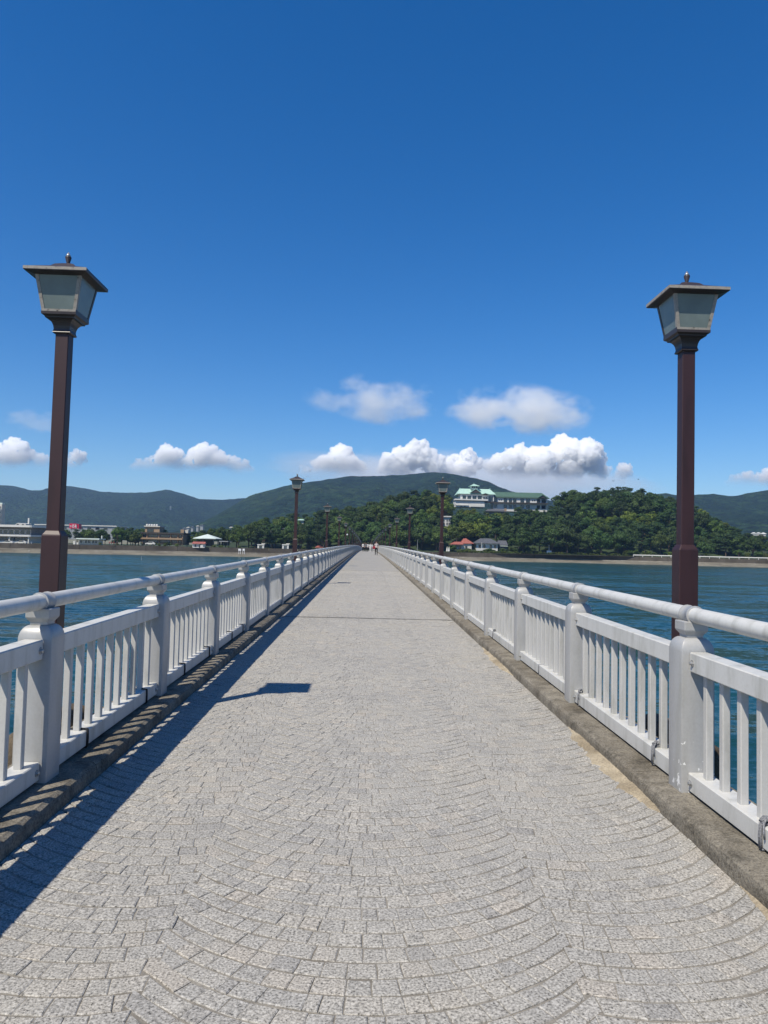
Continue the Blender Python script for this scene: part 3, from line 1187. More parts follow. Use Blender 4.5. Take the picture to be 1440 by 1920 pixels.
ORD = ['nearest', 'second', 'third', 'fourth', 'fifth', 'sixth', 'seventh', 'eighth', 'ninth', 'tenth', 'eleventh', 'twelfth', 'thirteenth', 'fourteenth', 'fifteenth', 'sixteenth']
lamp_proto = None
me_lamp = None
k = 0
while LAMP0 + LAMP_STEP * k < S_END - 2:
    s = LAMP0 + LAMP_STEP * k
    for side in (-1, 1):
        sd = 'left' if side < 0 else 'right'
        if k == 0 and side < 0:
            lab = 'tall maroon lantern lamp at far left, pale edge on its roof'
        elif k == 0:
            lab = 'tall maroon lantern lamp at far right behind the railing'
        else:
            lab = 'maroon lantern lamp, %s from the viewer along the %s railing' % (ORD[k], sd)
        loc = (side * (2.56 if side < 0 else 2.58), s, zd(s))
        if k < 5:
            if lamp_proto is None:
                lamp_proto = empty('street_lamp', loc)
                lamp_parts(lamp_proto)
                o = lamp_proto
            else:
                o = copy_tree(lamp_proto)
                o.location = loc
        else:
            if me_lamp is None:
                me_lamp = lamp_parts(None, True)
            o = link('street_lamp', me_lamp, None, loc)
        if k == 0:
            o.rotation_euler = (0, math.radians(0.25), 0)
        tag(o, lab, 'lamp', 'lantern lamps along the bridge')
    k += 1

# ------------------------------------------------------------------ buildings
class Bld:
    """a building whose front faces the viewer's side; sizes given as picture spans at one distance"""

    def __init__(self, name, label, cat, Y, u0, v0, group=None):
        p = at(u0, v0, Y)
        self.Y, self.u0, self.v0 = Y, u0, v0
        self.k = Y / FPX * 1.004
        self.root = empty(name, p, 0, label, cat, group)

    def x(self, u):
        return (u - self.u0) * self.k

    def z(self, v):
        return -(v - self.v0) * self.k

    def box(self, name, u0, u1, v0, v1, y0, y1, mat, parent=None):
        m = MB().box(self.x(u0), self.x(u1), y0, y1, self.z(v1), self.z(v0))
        return m.build(name, mat, parent or self.root)

    def window(self, u0, u1, v0, v1, y, frame=None, depth=0.12):
        """recess-like dark pane in a thin frame, standing a little proud of the wall"""
        x0, x1, z0, z1 = self.x(u0), self.x(u1), self.z(v1), self.z(v0)
        w = MB()
        t = min(0.12, (x1 - x0) * 0.1)
        for a in ((x0, x1, z0, z0 + t), (x0, x1, z1 - t, z1), (x0, x0 + t, z0 + t, z1 - t), (x1 - t, x1, z0 + t, z1 - t)):
            w.box(a[0], a[1], y - depth, y + 0.02, a[2], a[3])
        o = w.build('window', frame or M['greybeam'], self.root)
        MB().box(x0 + t, x1 - t, y - depth * 0.35, y - 0.004, z0 + t, z1 - t).build('pane', M['win'], o)
        return o

    def hip(self, name, u0, u1, ve, vr, ru0, ru1, y0, y1, mat, parent=None, thick=0.25):
        """hipped roof: eave line ve, ridge from ru0 to ru1 at vr"""
        x0, x1, ze, zr = self.x(u0), self.x(u1), self.z(ve), self.z(vr)
        r0, r1, ym = self.x(ru0), self.x(ru1), (y0 + y1) / 2
        m = MB()
        m.add([(x0, y0, ze - thick), (x1, y0, ze - thick), (x1, y1, ze - thick), (x0, y1, ze - thick), (x0, y0, ze), (x1, y0, ze), (x1, y1, ze), (x0, y1, ze), (r0, ym, zr), (r1, ym, zr)],
              [(3, 2, 1, 0), (0, 1, 5, 4), (1, 2, 6, 5), (2, 3, 7, 6), (3, 0, 4, 7), (4, 5, 9, 8), (5, 6, 9), (6, 7, 8, 9), (7, 4, 8)])
        return m.build(name, mat, parent or self.root)

    def gable(self, name, uc, hw, v_base, v_top, y0, depth, mat, infill, parent=None):
        """triangular dormer gable (roof planes with a dark infill)"""
        xc, w, zb, zt = self.x(uc), hw * self.k, self.z(v_base), self.z(v_top)
        m = MB()
        t = 0.3
        m.add([(xc - w, y0, zb), (xc, y0, zt), (xc + w, y0, zb), (xc - w, y0, zb - t), (xc, y0, zt - t * 1.2), (xc + w, y0, zb - t),
               (xc - w, y0 + depth, zb), (xc, y0 + depth, zt), (xc + w, y0 + depth, zb), (xc - w, y0 + depth, zb - t), (xc, y0 + depth, zt - t * 1.2), (xc + w, y0 + depth, zb - t)],
              [(0, 1, 7, 6), (1, 2, 8, 7), (0, 3, 4, 1), (1, 4, 5, 2), (3, 9, 10, 4), (4, 10, 11, 5), (0, 6, 9, 3), (2, 5, 11, 8)])
        o = m.build(name, mat, parent or self.root)
        m = MB().add([(xc - w * 0.8, y0 + 0.35, zb - t), (xc, y0 + 0.35, zt - t), (xc + w * 0.8, y0 + 0.35, zb - t), (xc - w * 0.8, y0 + 0.55, zb - t), (xc, y0 + 0.55, zt - t), (xc + w * 0.8, y0 + 0.55, zb - t)],
                     [(0, 1, 2), (5, 4, 3), (0, 3, 4, 1), (1, 4, 5, 2), (2, 5, 3, 0)])
        m.build('gable_panel', infill, o)
        return o


def find_y(u, v, y0, y1):
    """distance at which the line of sight meets the hillside"""
    y = y0
    while y < y1:
        q = at(u, v, y)
        if hill_z(q.x, y) >= q.z:
            return y
        y += 0.5
    return y1


VILLA_Y = find_y(838, 986.5, 352, 400)
OUT_Y = find_y(932, 963, 380, 430)
# castle-like hotel on the hill
B = Bld('hotel', 'castle-like white hotel with green copper roofs on the wooded hilltop', 'building', 436, 890, 947)
B.box('wall', 863, 926, 926, 939, 0, 14, M['white'])
B.box('terrace_wall', 852, 906, 941, 952, -5, 6, M['white'])
B.box('balcony', 850.5, 912, 937, 939.6, -6, 0.2, M['white'])
B.box('lower_wall', 856, 905, 939.6, 948, -3, 0, M['greybeam'])
B.box('parapet', 852, 876, 947.5, 949.2, -5.6, -4, M['white'])
B.box('parapet', 880, 906, 946.5, 951, -5.4, -4, M['white'])
B.box('wing_wall', 926, 1028, 930, 957, 1.5, 13, M['white'])
B.box('wing_band', 908, 1029, 940.2, 942.2, -0.4, 1.4, M['eave'])
B.box('eave_beam', 860, 929, 925.6, 927.2, -0.5, 0, M['eave'])
B.box('wing_eave_beam', 924, 1030, 929.6, 931.6, 1.1, 1.5, M['eave'])
for a, b in ((867, 873.5), (876, 883), (886, 893), (895.5, 903)):
    B.window(a, b, 929.5, 937, 0, M['eave'])
for a, b in ((906, 909), (910.5, 913.5)):
    B.window(a, b, 931.5, 934.5, 0, M['eave'])
B.window(916, 924, 930, 938, 0, M['eave'])
for i in range(5):
    B.window(857.5 + i * 5, 861.5 + i * 5, 941.2, 946.5, -3, M['greybeam'])
for i in range(4):
    B.window(885 + i * 4.8, 889 + i * 4.8, 941.2, 946.2, -3, M['greybeam'])
for a, b in ((861, 865), (867, 871)):
    B.window(a, b, 949.6, 951.6, -5, M['greybeam'], 0.08)
x = 927
for i, (a, b) in enumerate(((927, 933), (945.5, 952), (955, 961), (963, 969.5), (977, 984), (987.5, 995), (1008, 1014), (1017, 1025))):
    B.window(a, b, 932.5, 939.5, 1.5, M['eave'])
    B.window(a, b, 944.5, 951, 1.5, M['eave'])
for a in (936, 940, 999, 1003):
    B.window(a, a + 2.2, 934.5, 936.8, 1.5, M['eave'], 0.08)
ro = B.hip('main_roof', 857.5, 929, 926, 914.6, 864, 922, -0.9, 16, M['copper'])
B.gable('gable', 891, 10.5, 923.5, 916, -1.8, 7, M['copper'], M['eave'], ro)
B.gable('gable', 909, 6.5, 926.2, 924.0, -2.6, 3, M['copper'], M['eave'], ro)
for u in (864.3, 921.7):
    B.box('ridge_end', u - 0.8, u + 0.8, 913.6, 916.5, 6.4, 7.4, M['copper'], ro)
B.box('turret', 884.5, 897, 909.5, 917, 3.5, 9, M['white'])
for a, b in ((885.5, 889), (890, 892.2), (893.2, 896.6)):
    B.window(a, b, 910.6, 914.4, 3.5, M['eave'])
B.hip('turret_roof', 881.6, 900, 910, 905.8, 890.2, 891.4, 2, 10.5, M['copper'], None, 0.2)
B.box('spire', 890.4, 891.2, 903.8, 906, 6.1, 6.4, M['copper'])
wr = B.hip('wing_roof', 921, 1032, 930.8, 919.3, 922, 1022, 0.7, 15, M['copper_dark'])
B.gable('wing_gable', 1017.5, 8, 929.8, 924.6, -1.0, 6, M['copper_dark'], M['eave'], wr)

B = Bld('outbuilding', 'small grey tiled outbuilding half hidden by trees below the hotel', 'building', OUT_Y, 932, 962)
B.box('wall', 914, 948, 957, 964, 0, 6, M['greybeam'])
B.hip('roof', 910, 950, 958.5, 954, 916, 946, -1, 7, M['tile_grey'])
B.box('chimney', 946, 949.5, 953, 961, -0.6, 1, M['tan'])

B = Bld('hillside_villa', 'white flat-roofed villa with tall windows among the hillside trees', 'building', VILLA_Y, 838, 986)
B.box('wall', 829, 844, 969.5, 987, 0, 6, M['white'])
B.box('roof', 828, 845.5, 967.6, 969.6, -0.8, 6.5, M['white'])
for a in (830.5, 836.5, 840.5):
    B.window(a, a + 3.2, 973.5, 978, 0, M['white'])
    B.window(a, a + 3.2, 979.5, 984.5, 0, M['white'])

# houses by the shore, right
B = Bld('shore_house', 'white house with grey hipped tile roof behind the right seawall', 'house', 356, 912, 1033)
B.box('wall', 893, 933, 1018, 1035, 0, 9, M['white'])
B.hip('roof', 889, 936.5, 1018.5, 1009.4, 903, 922, -1.2, 10, M['tile_grey'])
for a in (897, 906, 918, 926):
    B.window(a, a + 4.2, 1021.5, 1027.5, 0, M['greybeam'])
B.box('fascia', 890.5, 935, 1018.6, 1020, -0.5, -0.1, M['pavroof'])
B = Bld('shore_annex', 'low grey annex with flat tiled roof right of the white shore house', 'house', 358, 943, 1034)
B.box('wall', 936, 951, 1022, 1036, 0, 6, M['greybeam'])
B.hip('roof', 934, 951.5, 1021.5, 1013.4, 935, 951, -1, 7, M['tile_grey'])
B.box('fascia', 934.5, 951.2, 1023.2, 1024.4, -0.9, -0.4, M['pavroof'])
B.window(938, 946, 1027, 1033, 0, M['greybeam'])
B = Bld('red_roofed_house', 'small house with red tiled hipped roof left of the white shore house', 'house', 357, 866, 1033)
B.box('wall', 848, 884, 1019, 1036, 0, 8, M['offwhite'])
B.hip('roof', 844, 868, 1020.5, 1016, 852, 864, -2, 4, M['tile_red'])
B.hip('main_roof', 864, 888, 1018.5, 1009, 871, 876, -0.6, 10, M['tile_red'])
for a in (852, 860, 872):
    B.window(a, a + 4, 1023, 1029, 0, M['eave'])
for u, lab in ((838.2, 'closed white garden parasol, left one of two by the red-roofed house'), (841.8, 'closed white garden parasol, right one of two by the red-roofed house')):
    p = at(u, 1035, 350)
    r = empty('garden_parasol', p, 0, lab, 'parasol', 'closed parasols by the shore')
    MB().lathe(0, 0, [(0.03, 0), (0.03, 2.4)], 6).build('pole', M['greymetal'], r)
    MB().lathe(0, 0, [(0.5, 0.35), (0.42, 0.9), (0.3, 1.6), (0.12, 2.3), (0.03, 2.6)], 9).build('canopy', M['white'], r)

# left shore buildings
B = Bld('seaside_hall', 'long white two-storey hall with wide glass front at the far left', 'building', 312, 20, 1020)
def stadium(b, name, u0, u1, v0, v1, y0, y1, mat, r_px=14, parent=None):
    x0, x1, z0, z1 = b.x(u0), b.x(u1), b.z(v1), b.z(v0)
    ym, ry, rx = (y0 + y1) / 2, (y1 - y0) / 2, r_px * b.k
    ring = [(x0, y1), (x0, y0)] + [(x1 - rx + rx * math.cos(a), ym + ry * math.sin(a)) for a in np.linspace(-math.pi / 2, math.pi / 2, 14)]
    o = MB().rings([[(x, y, z0) for x, y in ring], [(x, y, z1) for x, y in ring]]).build(name, mat, parent or b.root)
    fixn(o.data)
    return o
stadium(B, 'upper_wall', -120, 63, 989, 1003, 1, 15, M['greybeam'], 10)
stadium(B, 'roof', -125, 70, 984.6, 988.6, -1.5, 17.5, M['white'], 14)
stadium(B, 'balcony_slab', -125, 67, 1002.6, 1005.8, -1.2, 16.5, M['white'], 12)
stadium(B, 'lower_wall', -120, 58, 1006, 1017, 2, 14, M['offwhite'], 8)
B.box('plinth', -120, 58, 1014.4, 1021.5, 0.2, 1.9, M['white'])
for i in range(8):
    B.window(-28 + i * 10.4, -28 + i * 10.4 + 9.2, 993, 1002.2, 0.98, M['white'])
for i in range(8):
    B.window(-28 + i * 9.6, -28 + i * 9.6 + 8.2, 1007.5, 1014, 1.98, M['greybeam'])
for u in (-20, 18, 53):
    B.box('column', u - 0.9, u + 0.9, 1006, 1017, -0.6, 0, M['white'])
p = Bld('roof_house', 'small white twin-gabled rooftop with a chimney behind the seaside hall', 'house', 352, 38, 986)
p.box('wall', 30, 48, 982, 1010, 0, 8, M['offwhite'])
p.gable('gable', 34, 4.6, 984, 980.6, -0.5, 8, M['white'], M['tan'])
p.gable('gable', 43.5, 4.6, 984, 980.8, -0.5, 8, M['white'], M['tan'])
p.box('chimney', 46, 48.6, 971, 984, 3, 4, M['white'])
B = Bld('apartment_block', 'white apartment tower with dark balconies cut off by the left edge', 'building', 430, -10, 990)
B.box('wall', -60, 1.5, 946, 1015, 0, 4, M['offwhite'])
B.box('roof', -60, 1, 943, 945.8, 0.5, 3.5, M['pavroof'])
for r in range(5):
    for c in range(5):
        B.window(-46.6 + c * 9.6, -46.6 + c * 9.6 + 8, 949.5 + r * 9.6, 953.4 + r * 9.6, -0.05, M['offwhite'], 0.2)
        B.box('balcony', -47.4 + c * 9.6, -38.2 + c * 9.6, 954 + r * 9.6, 957.6 + r * 9.6, -1.2, 0, M['white'])
B = Bld('distant_store', 'long pale flat-roofed store behind the trees at the left', 'building', 420, 110, 992)
B.box('wall', 68, 215, 985, 1010, 0, 20, M['greymetal'])
B.box('roof', 66, 217, 983.6, 985.2, -0.6, 21, M['white'])
for i in range(9):
    B.window(72 + i * 15, 80 + i * 15, 987, 992, 0, M['greymetal'])
S = Bld('rooftop_sign', 'red rooftop sign with white characters right of the near left lamp', 'sign', 404, 138, 991)
S.box('board', 130, 143.2, 981.8, 990.8, 0, 1.2, M['redsign'])
S.box('side_board', 143.4, 146.6, 982.4, 991, 0.4, 4.4, M['redsign'])
S.box('post', 132, 133, 990.8, 1010, 0.3, 0.8, M['greymetal'])
S.box('post', 141, 142, 990.8, 1010, 0.3, 0.8, M['greymetal'])
g = MB()
for a in ((131.2, 134.0, 985.9, 987.3), (131.9, 133.4, 985.2, 988.0), (135.9, 137.2, 983.8, 989.7), (135.6, 138.2, 986.0, 986.9), (135.6, 138.2, 988.8, 989.8), (137.4, 138.2, 983.8, 985.2), (139.8, 141.0, 984.0, 985.4), (141.0, 142.7, 983.6, 984.8), (141.8, 142.9, 983.8, 989.8), (140.0, 141.8, 986.4, 987.4), (138.9, 139.8, 987.2, 988.6)):
    g.box(S.x(a[0]), S.x(a[1]), -0.06, -0.004, S.z(a[3]), S.z(a[2]))
g.build('lettering', M['signwhite'], S.root)
B = Bld('rest_kiosk', 'low white flat-roofed kiosk on the lawn at the left shore', 'kiosk', 306, 165, 1022)
B.box('wall', 148, 184, 1011, 1022.5, 0, 5, M['offwhite'])
B.box('roof', 145.5, 187.5, 1009.4, 1011.6, -1.5, 6, M['pavroof'])
for a in (149.8, 158.5, 164, 172, 177.5):
    B.window(a, a + 5.2, 1012.6, 1019, 0, M['white'])
B.box('screen_wall', 139, 143, 1015, 1022, -0.8, 0, M['white'])
B.box('screen_wall', 143.4, 148, 1017.5, 1022, -0.4, 0.2, M['white'])
B.box('flue', 184, 185.4, 1004, 1010, 3, 3.5, M['white'])
B = Bld('tan_building', 'tan three-level building with dark window bands and drum tanks on its roof', 'building', 336, 303, 1020)
B.box('wall', 266, 342, 1000, 1021, 0.4, 12, M['tan'])
B.box('cornice', 264.5, 343.5, 998.6, 1001.4, -0.8, 12.6, M['eave'])
B.box('floor_band', 264, 342, 1008.6, 1011.6, -1.3, 0.3, M['tan'])
B.box('penthouse', 269, 296, 988, 998.6, 2, 10, M['tan'])
B.box('penthouse_cornice', 267.5, 297, 986.8, 988.4, 1.4, 10.6, M['offwhite'])
B.window(273, 285, 992, 998, 2, M['eave'])
for i in range(5):
    u = 270.6 + i * 4.6
    MB().lathe(B.x(u), 3.6, [(0.42, B.z(986.8)), (0.48, B.z(986)), (0.48, B.z(984)), (0.2, B.z(983.2))], 8).build('roof_tank', M['white'], B.root)
B.box('stair_head', 334, 340, 992, 998.6, 3, 8, M['tan'])
B.box('stair_head', 340.5, 347, 993, 998.6, 4, 9, M['offwhite'])
for a, b in ((267.5, 274), (277, 295.5), (299.5, 317.5), (320.5, 331), (334, 339)):
    B.window(a, b, 1002.2, 1007.6, 0.38, M['eave'])
    B.window(a, b, 1012.4, 1017.6, 0.38, M['eave'])
for u in (275.4, 297.2, 319, 332.4, 341):
    B.box('pilaster', u - 0.9, u + 0.9, 1001.5, 1020.8, -0.1, 0.39, M['tan'])
B = Bld('pavilion', 'open pavilion with pale green hipped roof on the left shore', 'pavilion', 318, 385, 1022)
pr = [(B.x(358 + 27 * (1 - math.cos(a))) , 5.5 * math.sin(a)) for a in ()]
ring = [(B.x(384) + 6.2 * math.cos(a + 0.3), 5 + 6.2 * math.sin(a + 0.3)) for a in np.linspace(0, 2 * math.pi, 7)[:-1]]
ap = (B.x(384), 5, B.z(1001.3))
ze = B.z(1009.4)
m = MB().add([(x, y, ze) for x, y in ring] + [(x, y, ze - 0.25) for x, y in ring] + [ap], [(i, (i + 1) % 6, 12) for i in range(6)] + [(6 + i, 6 + (i + 1) % 6, (i + 1) % 6, i) for i in range(6)] + [(11, 10, 9, 8, 7, 6)])
fixn(m.build('roof', M['pavroof'], B.root).data)
for x, y in ring:
    xx, yy = B.x(384) + (x - B.x(384)) * 0.72, 5 + (y - 5) * 0.72
    MB().box(xx - 0.16, xx + 0.16, yy - 0.16, yy + 0.16, -0.3, ze - 0.25).build('column', M['greybeam'], B.root)
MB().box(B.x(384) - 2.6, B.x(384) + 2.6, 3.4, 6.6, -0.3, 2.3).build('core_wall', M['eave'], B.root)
B = Bld('shore_shelter', 'small red-roofed white shelter in front of the pale pavilion', 'shelter', 309, 373, 1026)
B.box('wall', 361, 383, 1019, 1027, 0, 2.2, M['white'])
B.hip('roof', 360, 385, 1019.3, 1015.8, 361, 384, -0.7, 3, M['tile_red'], None, 0.12)
B.window(365, 368, 1021, 1025.5, 0, M['eave'], 0.08)
B.window(373, 377, 1020.5, 1026.5, 0, M['eave'], 0.08)
B.box('bench_wall', 377, 382, 1022, 1027, -1.6, -1.2, M['white'])
B = Bld('flat_shelter', 'low dark shelter with thin grey roof right of the pavilion', 'shelter', 322, 419, 1022)
B.box('roof', 411, 428, 1014.4, 1016, -1, 5, M['greymetal'])
for u in (413, 419, 426):
    B.box('post', u - 0.5, u + 0.5, 1016, 1023, 0, 0.3, M['greybeam'])
B.box('back_wall', 412, 427, 1016, 1023, 3.6, 3.9, M['eave'])
for u, lab in ((488.6, 'white concrete gate pier on the left shore, the one farther from the bridge'), (535, 'white concrete gate pier on the left shore, the one nearer the bridge')):
    B = Bld('gate_pier', lab, 'pier', 322, u, 1031, 'white gate piers on the left shore')
    B.box('pillar', u - 6, u - 3, 1022, 1031, 0, 1.4, M['white'])
    B.box('pillar', u + 3, u + 6, 1022, 1031, 0, 1.4, M['white'])
    B.box('lintel', u - 6.4, u + 6.4, 1020.6, 1022.4, -0.15, 1.6, M['white'])
    B.box('panel', u - 3, u + 3, 1023.6, 1031, 0.8, 1.2, M['offwhite'])
    B.box('back_cap', u + 0.5, u + 7, 1018.8, 1020.2, 1.7, 3.2, M['offwhite'])
for u, lab in ((449.2, 'left white notice board on legs on the left beach'), (456.6, 'right white notice board on legs on the left beach')):
    B = Bld('notice_board', lab, 'sign', 308, u, 1037.5, 'notice boards on the beach')
    B.box('board', u - 2.6 if u < 450 else u - 1.9, u + 2.6 if u < 450 else u + 1.9, 1029, 1032.6, 0, 0.08, M['signwhite'])
    B.box('leg', u - 1.8, u - 1.2, 1032.6, 1039, 0.02, 0.1, M['signwhite'])
    B.box('leg', u + 1.2, u + 1.8, 1032.6, 1039, 0.02, 0.1, M['signwhite'])
B = Bld('notice_board', 'white notice board on a pole by the hedge on the right shore', 'sign', 352, 1029.5, 1040)
B.box('board', 1025, 1034, 1032.5, 1037.4, 0, 0.1, M['signwhite'])
B.box('post', 1028.8, 1030.2, 1022, 1041, 0.12, 0.35, M['greymetal'])
B.box('arm', 1026, 1030, 1021.4, 1022, 0.12, 0.3, M['greymetal'])

# parked cars in front of the hall
def car(u, v, Y, mat, label, heading=0):
    p = at(u, v, Y)
    r = empty('parked_car', p, heading, label, 'car', 'cars parked on the left shore')
    prof = [(-2.1, 0.35), (-2.1, 0.8), (-1.9, 0.95), (-1.2, 1.0), (-0.6, 1.45), (0.9, 1.48), (1.6, 1.02), (2.05, 0.9), (2.1, 0.35)]
    m = MB().rings([[(x, -0.8, z) for x, z in prof], [(x, 0.8, z) for x, z in prof]])
    fixn(m.build('body', mat, r).data)
    for sy in (-0.81, 0.795):
        MB().add([(-1.1, sy, 1.02), (1.45, sy, 1.04), (0.85, sy, 1.4), (-0.55, sy, 1.38), (-1.1, sy + 0.015, 1.02), (1.45, sy + 0.015, 1.04), (0.85, sy + 0.015, 1.4), (-0.55, sy + 0.015, 1.38)], [(0, 1, 2, 3), (7, 6, 5, 4), (0, 4, 5, 1), (1, 5, 6, 2), (2, 6, 7, 3), (3, 7, 4, 0)]).build('side_window', M['win'], r)
    for x in (-1.3, 1.3):
        for sy in (-0.82, 0.62):
            m = MB().rings([[(x + 0.32 * math.cos(2 * math.pi * i / 12), sy + q, 0.32 + 0.32 * math.sin(2 * math.pi * i / 12)) for i in range(12)] for q in (0, 0.2)])
            m.build('wheel', M['black'], r)
    return r


car(15, 1020.8, 304, M['white'], 'white car parked before the seaside hall, partly behind the seawall')
car(40, 1020.6, 305, M['white'], 'second white car parked before the seaside hall, nearest its curved end')
car(282, 1022.2, 328, M['white'], 'white car parked in front of the tan building')

# poles and masts
def pole(name, u, v0, v1, Y, r, mat, label, cat, arms=(), group=None):
    a, b = at(u, v0, Y), at(u, v1, Y)
    ro = empty(name, a, 0, label, cat, group)
    h = b.z - a.z
    MB().lathe(0, 0, [(r * 1.2, -0.6), (r, h * 0.5), (r * 0.7, h)], 6).build('shaft', mat, ro)
    for f, w in arms:
        MB().box(-w, w, -0.06, 0.06, h * f, h * f + 0.16).build('cross_arm', mat, ro)
    return ro


pole('stake', 54, 1042, 1031, 284, 0.10, M['white'], 'white stake in the water near the left shore', 'stake')
pole('stake', 265, 1056, 1043, 205, 0.05, M['greymetal'], 'thin pale stake in the water left of the bridge', 'stake')
pole('utility_pole', 507.5, 1023, 993, 345, 0.16, M['greymetal'], 'grey utility pole left of the second left lamp', 'pole', ((0.93, 0.9), (0.8, 0.7)), 'utility poles')
pole('utility_pole', 532.5, 1022, 990, 347, 0.16, M['greymetal'], 'grey utility pole with cross arms just left of the second left lamp', 'pole', ((0.95, 0.9), (0.85, 0.9), (0.6, 0.5)), 'utility poles')
pole('utility_pole', 903, 1036, 1017, 352, 0.12, M['white'], 'slim white pole in front of the white shore house', 'pole', (), 'utility poles')
pole('utility_pole', 782.5, 1034, 1012, 340, 0.1, M['greymetal'], 'slim grey pole just left of the second right lamp', 'pole', (), 'utility poles')
q = pole('globe_lamp', 650.5, 1032, 1003.5, 330, 0.08, M['greymetal'], 'small globe lamp on a pole near the far bridge end', 'lamp')
MB().lathe(0, 0, [(0.02, 6.6), (0.3, 6.75), (0.36, 7.0), (0.3, 7.25), (0.02, 7.4)], 10).build('globe', M['signwhite'], q)
for u, v0, v1, lab in ((14, 958, 945, 'pale pylon on the mountain, leftmost of three'), (256, 973, 961, 'pale pylon on the mountain, middle one of three'), (319.5, 961, 949, 'pale pylon on the mountain, rightmost of three')):
    a, b = at(u, v0, 2250), at(u, v1, 2250)
    r = empty('pylon', (a.x, a.y, a.z), 0, lab, 'pylon', 'pylons on the mountain')
    h = b.z - a.z
    m = MB()
    for sx in (-1, 1):
        for sy in (-1, 1):
            m.tube([(sx * 2.2, sy * 2.2, -25), (sx * 1.3, sy * 1.3, h * 0.6), (sx * 0.4, sy * 0.4, h)], 0.45, 4)
    for i in range(5):
        z0 = h * i / 5
        w = 2.1 - 1.6 * i / 5
        m.tube([(-w, -w, z0), (w, -w, z0 + h / 5)], 0.25, 4)
        m.tube([(w, -w, z0), (-w, -w, z0 + h / 5)], 0.25, 4)
    m.build('lattice', M['greymetal'], r)
    for f in (0.7, 0.82, 0.94):
        MB().box(-3.4, 3.4, -0.3, 0.3, h * f, h * f + 0.6).build('cross_arm', M['greymetal'], r)

# white guardrail on the right seawall
gr = empty('guardrail', (170, 320, LAND_Z), 0, 'white guardrail along the top of the right seawall', 'guardrail')
x0 = at(1203, 1047, 330).x
x = x0
prev = None
while x < 330:
    y = interp(SHORE, x) + 13.4
    MB().box(x - 0.1, x + 0.1, y - 0.08, y + 0.08, LAND_Z - 0.3, LAND_Z + 0.75).build('post', M['white'], gr, loc=-gr.location)
    if prev:
        px_, py_ = prev
        m = MB()
        zz = LAND_Z + 0.42
        m.add([(px_, py_ - 0.16, zz), (x, y - 0.16, zz), (x, y - 0.09, zz), (px_, py_ - 0.09, zz), (px_, py_ - 0.16, zz + 0.42), (x, y - 0.16, zz + 0.42), (x, y - 0.09, zz + 0.42), (px_, py_ - 0.09, zz + 0.42)],
              [(0, 3, 2, 1), (4, 5, 6, 7), (0, 1, 5, 4), (1, 2, 6, 5), (2, 3, 7, 6), (3, 0, 4, 7)])
        m.build('rail', M['white'], gr, loc=-gr.location)
    prev = (x, y)
    x += 4.0

# far roofs glimpsed among trees and at the right edge
for i, (u, v, Y, w, h, mt, lab) in enumerate((
        (564, 975, 398, 11, 2.6, 'copper', 'pale green roof glimpsed above the trees left of the bridge'),
        (628, 981, 396, 8, 2.2, 'copper', 'small pale green roof glimpsed behind the third left lamp'),
        (598, 1026, 338, 12, 3.2, 'tile_red', 'low brown-red roof under the trees left of the bridge end'),
        (1416, 1000, 900, 4, 2, 'white', 'distant white house at the foot of the right mountain, leftmost'),
        (1425, 1000, 905, 4, 2, 'white', 'distant white house at the foot of the right mountain, middle'),
        (1434, 1001, 910, 5, 2.6, 'white', 'distant white house at the foot of the right mountain, rightmost'))):
    B = Bld('distant_house', lab, 'house', Y, u, v)
    B.box('wall', u - w * 0.45, u + w * 0.45, v, v + (9 if Y < 500 else 4), 0, 7, M['offwhite'])
    B.hip('roof', u - w * 0.6, u + w * 0.6, v, v - h, u - w * 0.25, u + w * 0.25, -0.8, 8, M[mt])
for i, (u, v, w) in enumerate(((345, 991.5, 5), (352, 990, 4.5), (360, 989, 3.5), (370, 987.5, 4), (378, 985.5, 5), (433, 990, 6))):
    B = Bld('distant_house', 'pale distant house at the mountain foot, number %s from the left behind the tan building' % ('one', 'two', 'three', 'four', 'five', 'six')[i], 'house', 820, u, v)
    B.box('wall', u - w * 0.5, u + w * 0.5, v - 1, v + 9, 0, 7, M['greymetal'])
    B.hip('roof', u - w * 0.56, u + w * 0.56, v - 1, v - 2.2, u - w * 0.3, u + w * 0.3, -0.8, 8, M['offwhite'] if i % 2 else M['tile_grey'])

# ------------------------------------------------------------------ trees
def leaf_quads(mb, c, r, n, size, rs, flat=1.0, up=0.0):
    """leaf-sized faces scattered over a clump, facing outwards"""
    for _ in range(n):
        d = Vector((rs.gauss(0, 1), rs.gauss(0, 1), rs.gauss(0, 1) + up))
        if d.length < 1e-3:
            continue
        d.normalize()
        rad = r * rs.uniform(0.72, 1.05)
        p = Vector((c[0] + d.x * rad, c[1] + d.y * rad, c[2] + d.z * rad * flat))
        nrm = (d + Vector((rs.gauss(0, 0.45), rs.gauss(0, 0.45), rs.gauss(0.25, 0.45)))).normalized()
        a = nrm.orthogonal().normalized()
        b = nrm.cross(a)
        an = rs.uniform(0, math.pi)
        a, b = a * math.cos(an) + b * math.sin(an), b * math.cos(an) - a * math.sin(an)
        s1, s2 = size * rs.uniform(0.6, 1.25), size * rs.uniform(0.4, 0.9)
        mb.add([p - a * s1, p - b * s2, p + a * s1, p + b * s2], [(0, 1, 2, 3)])


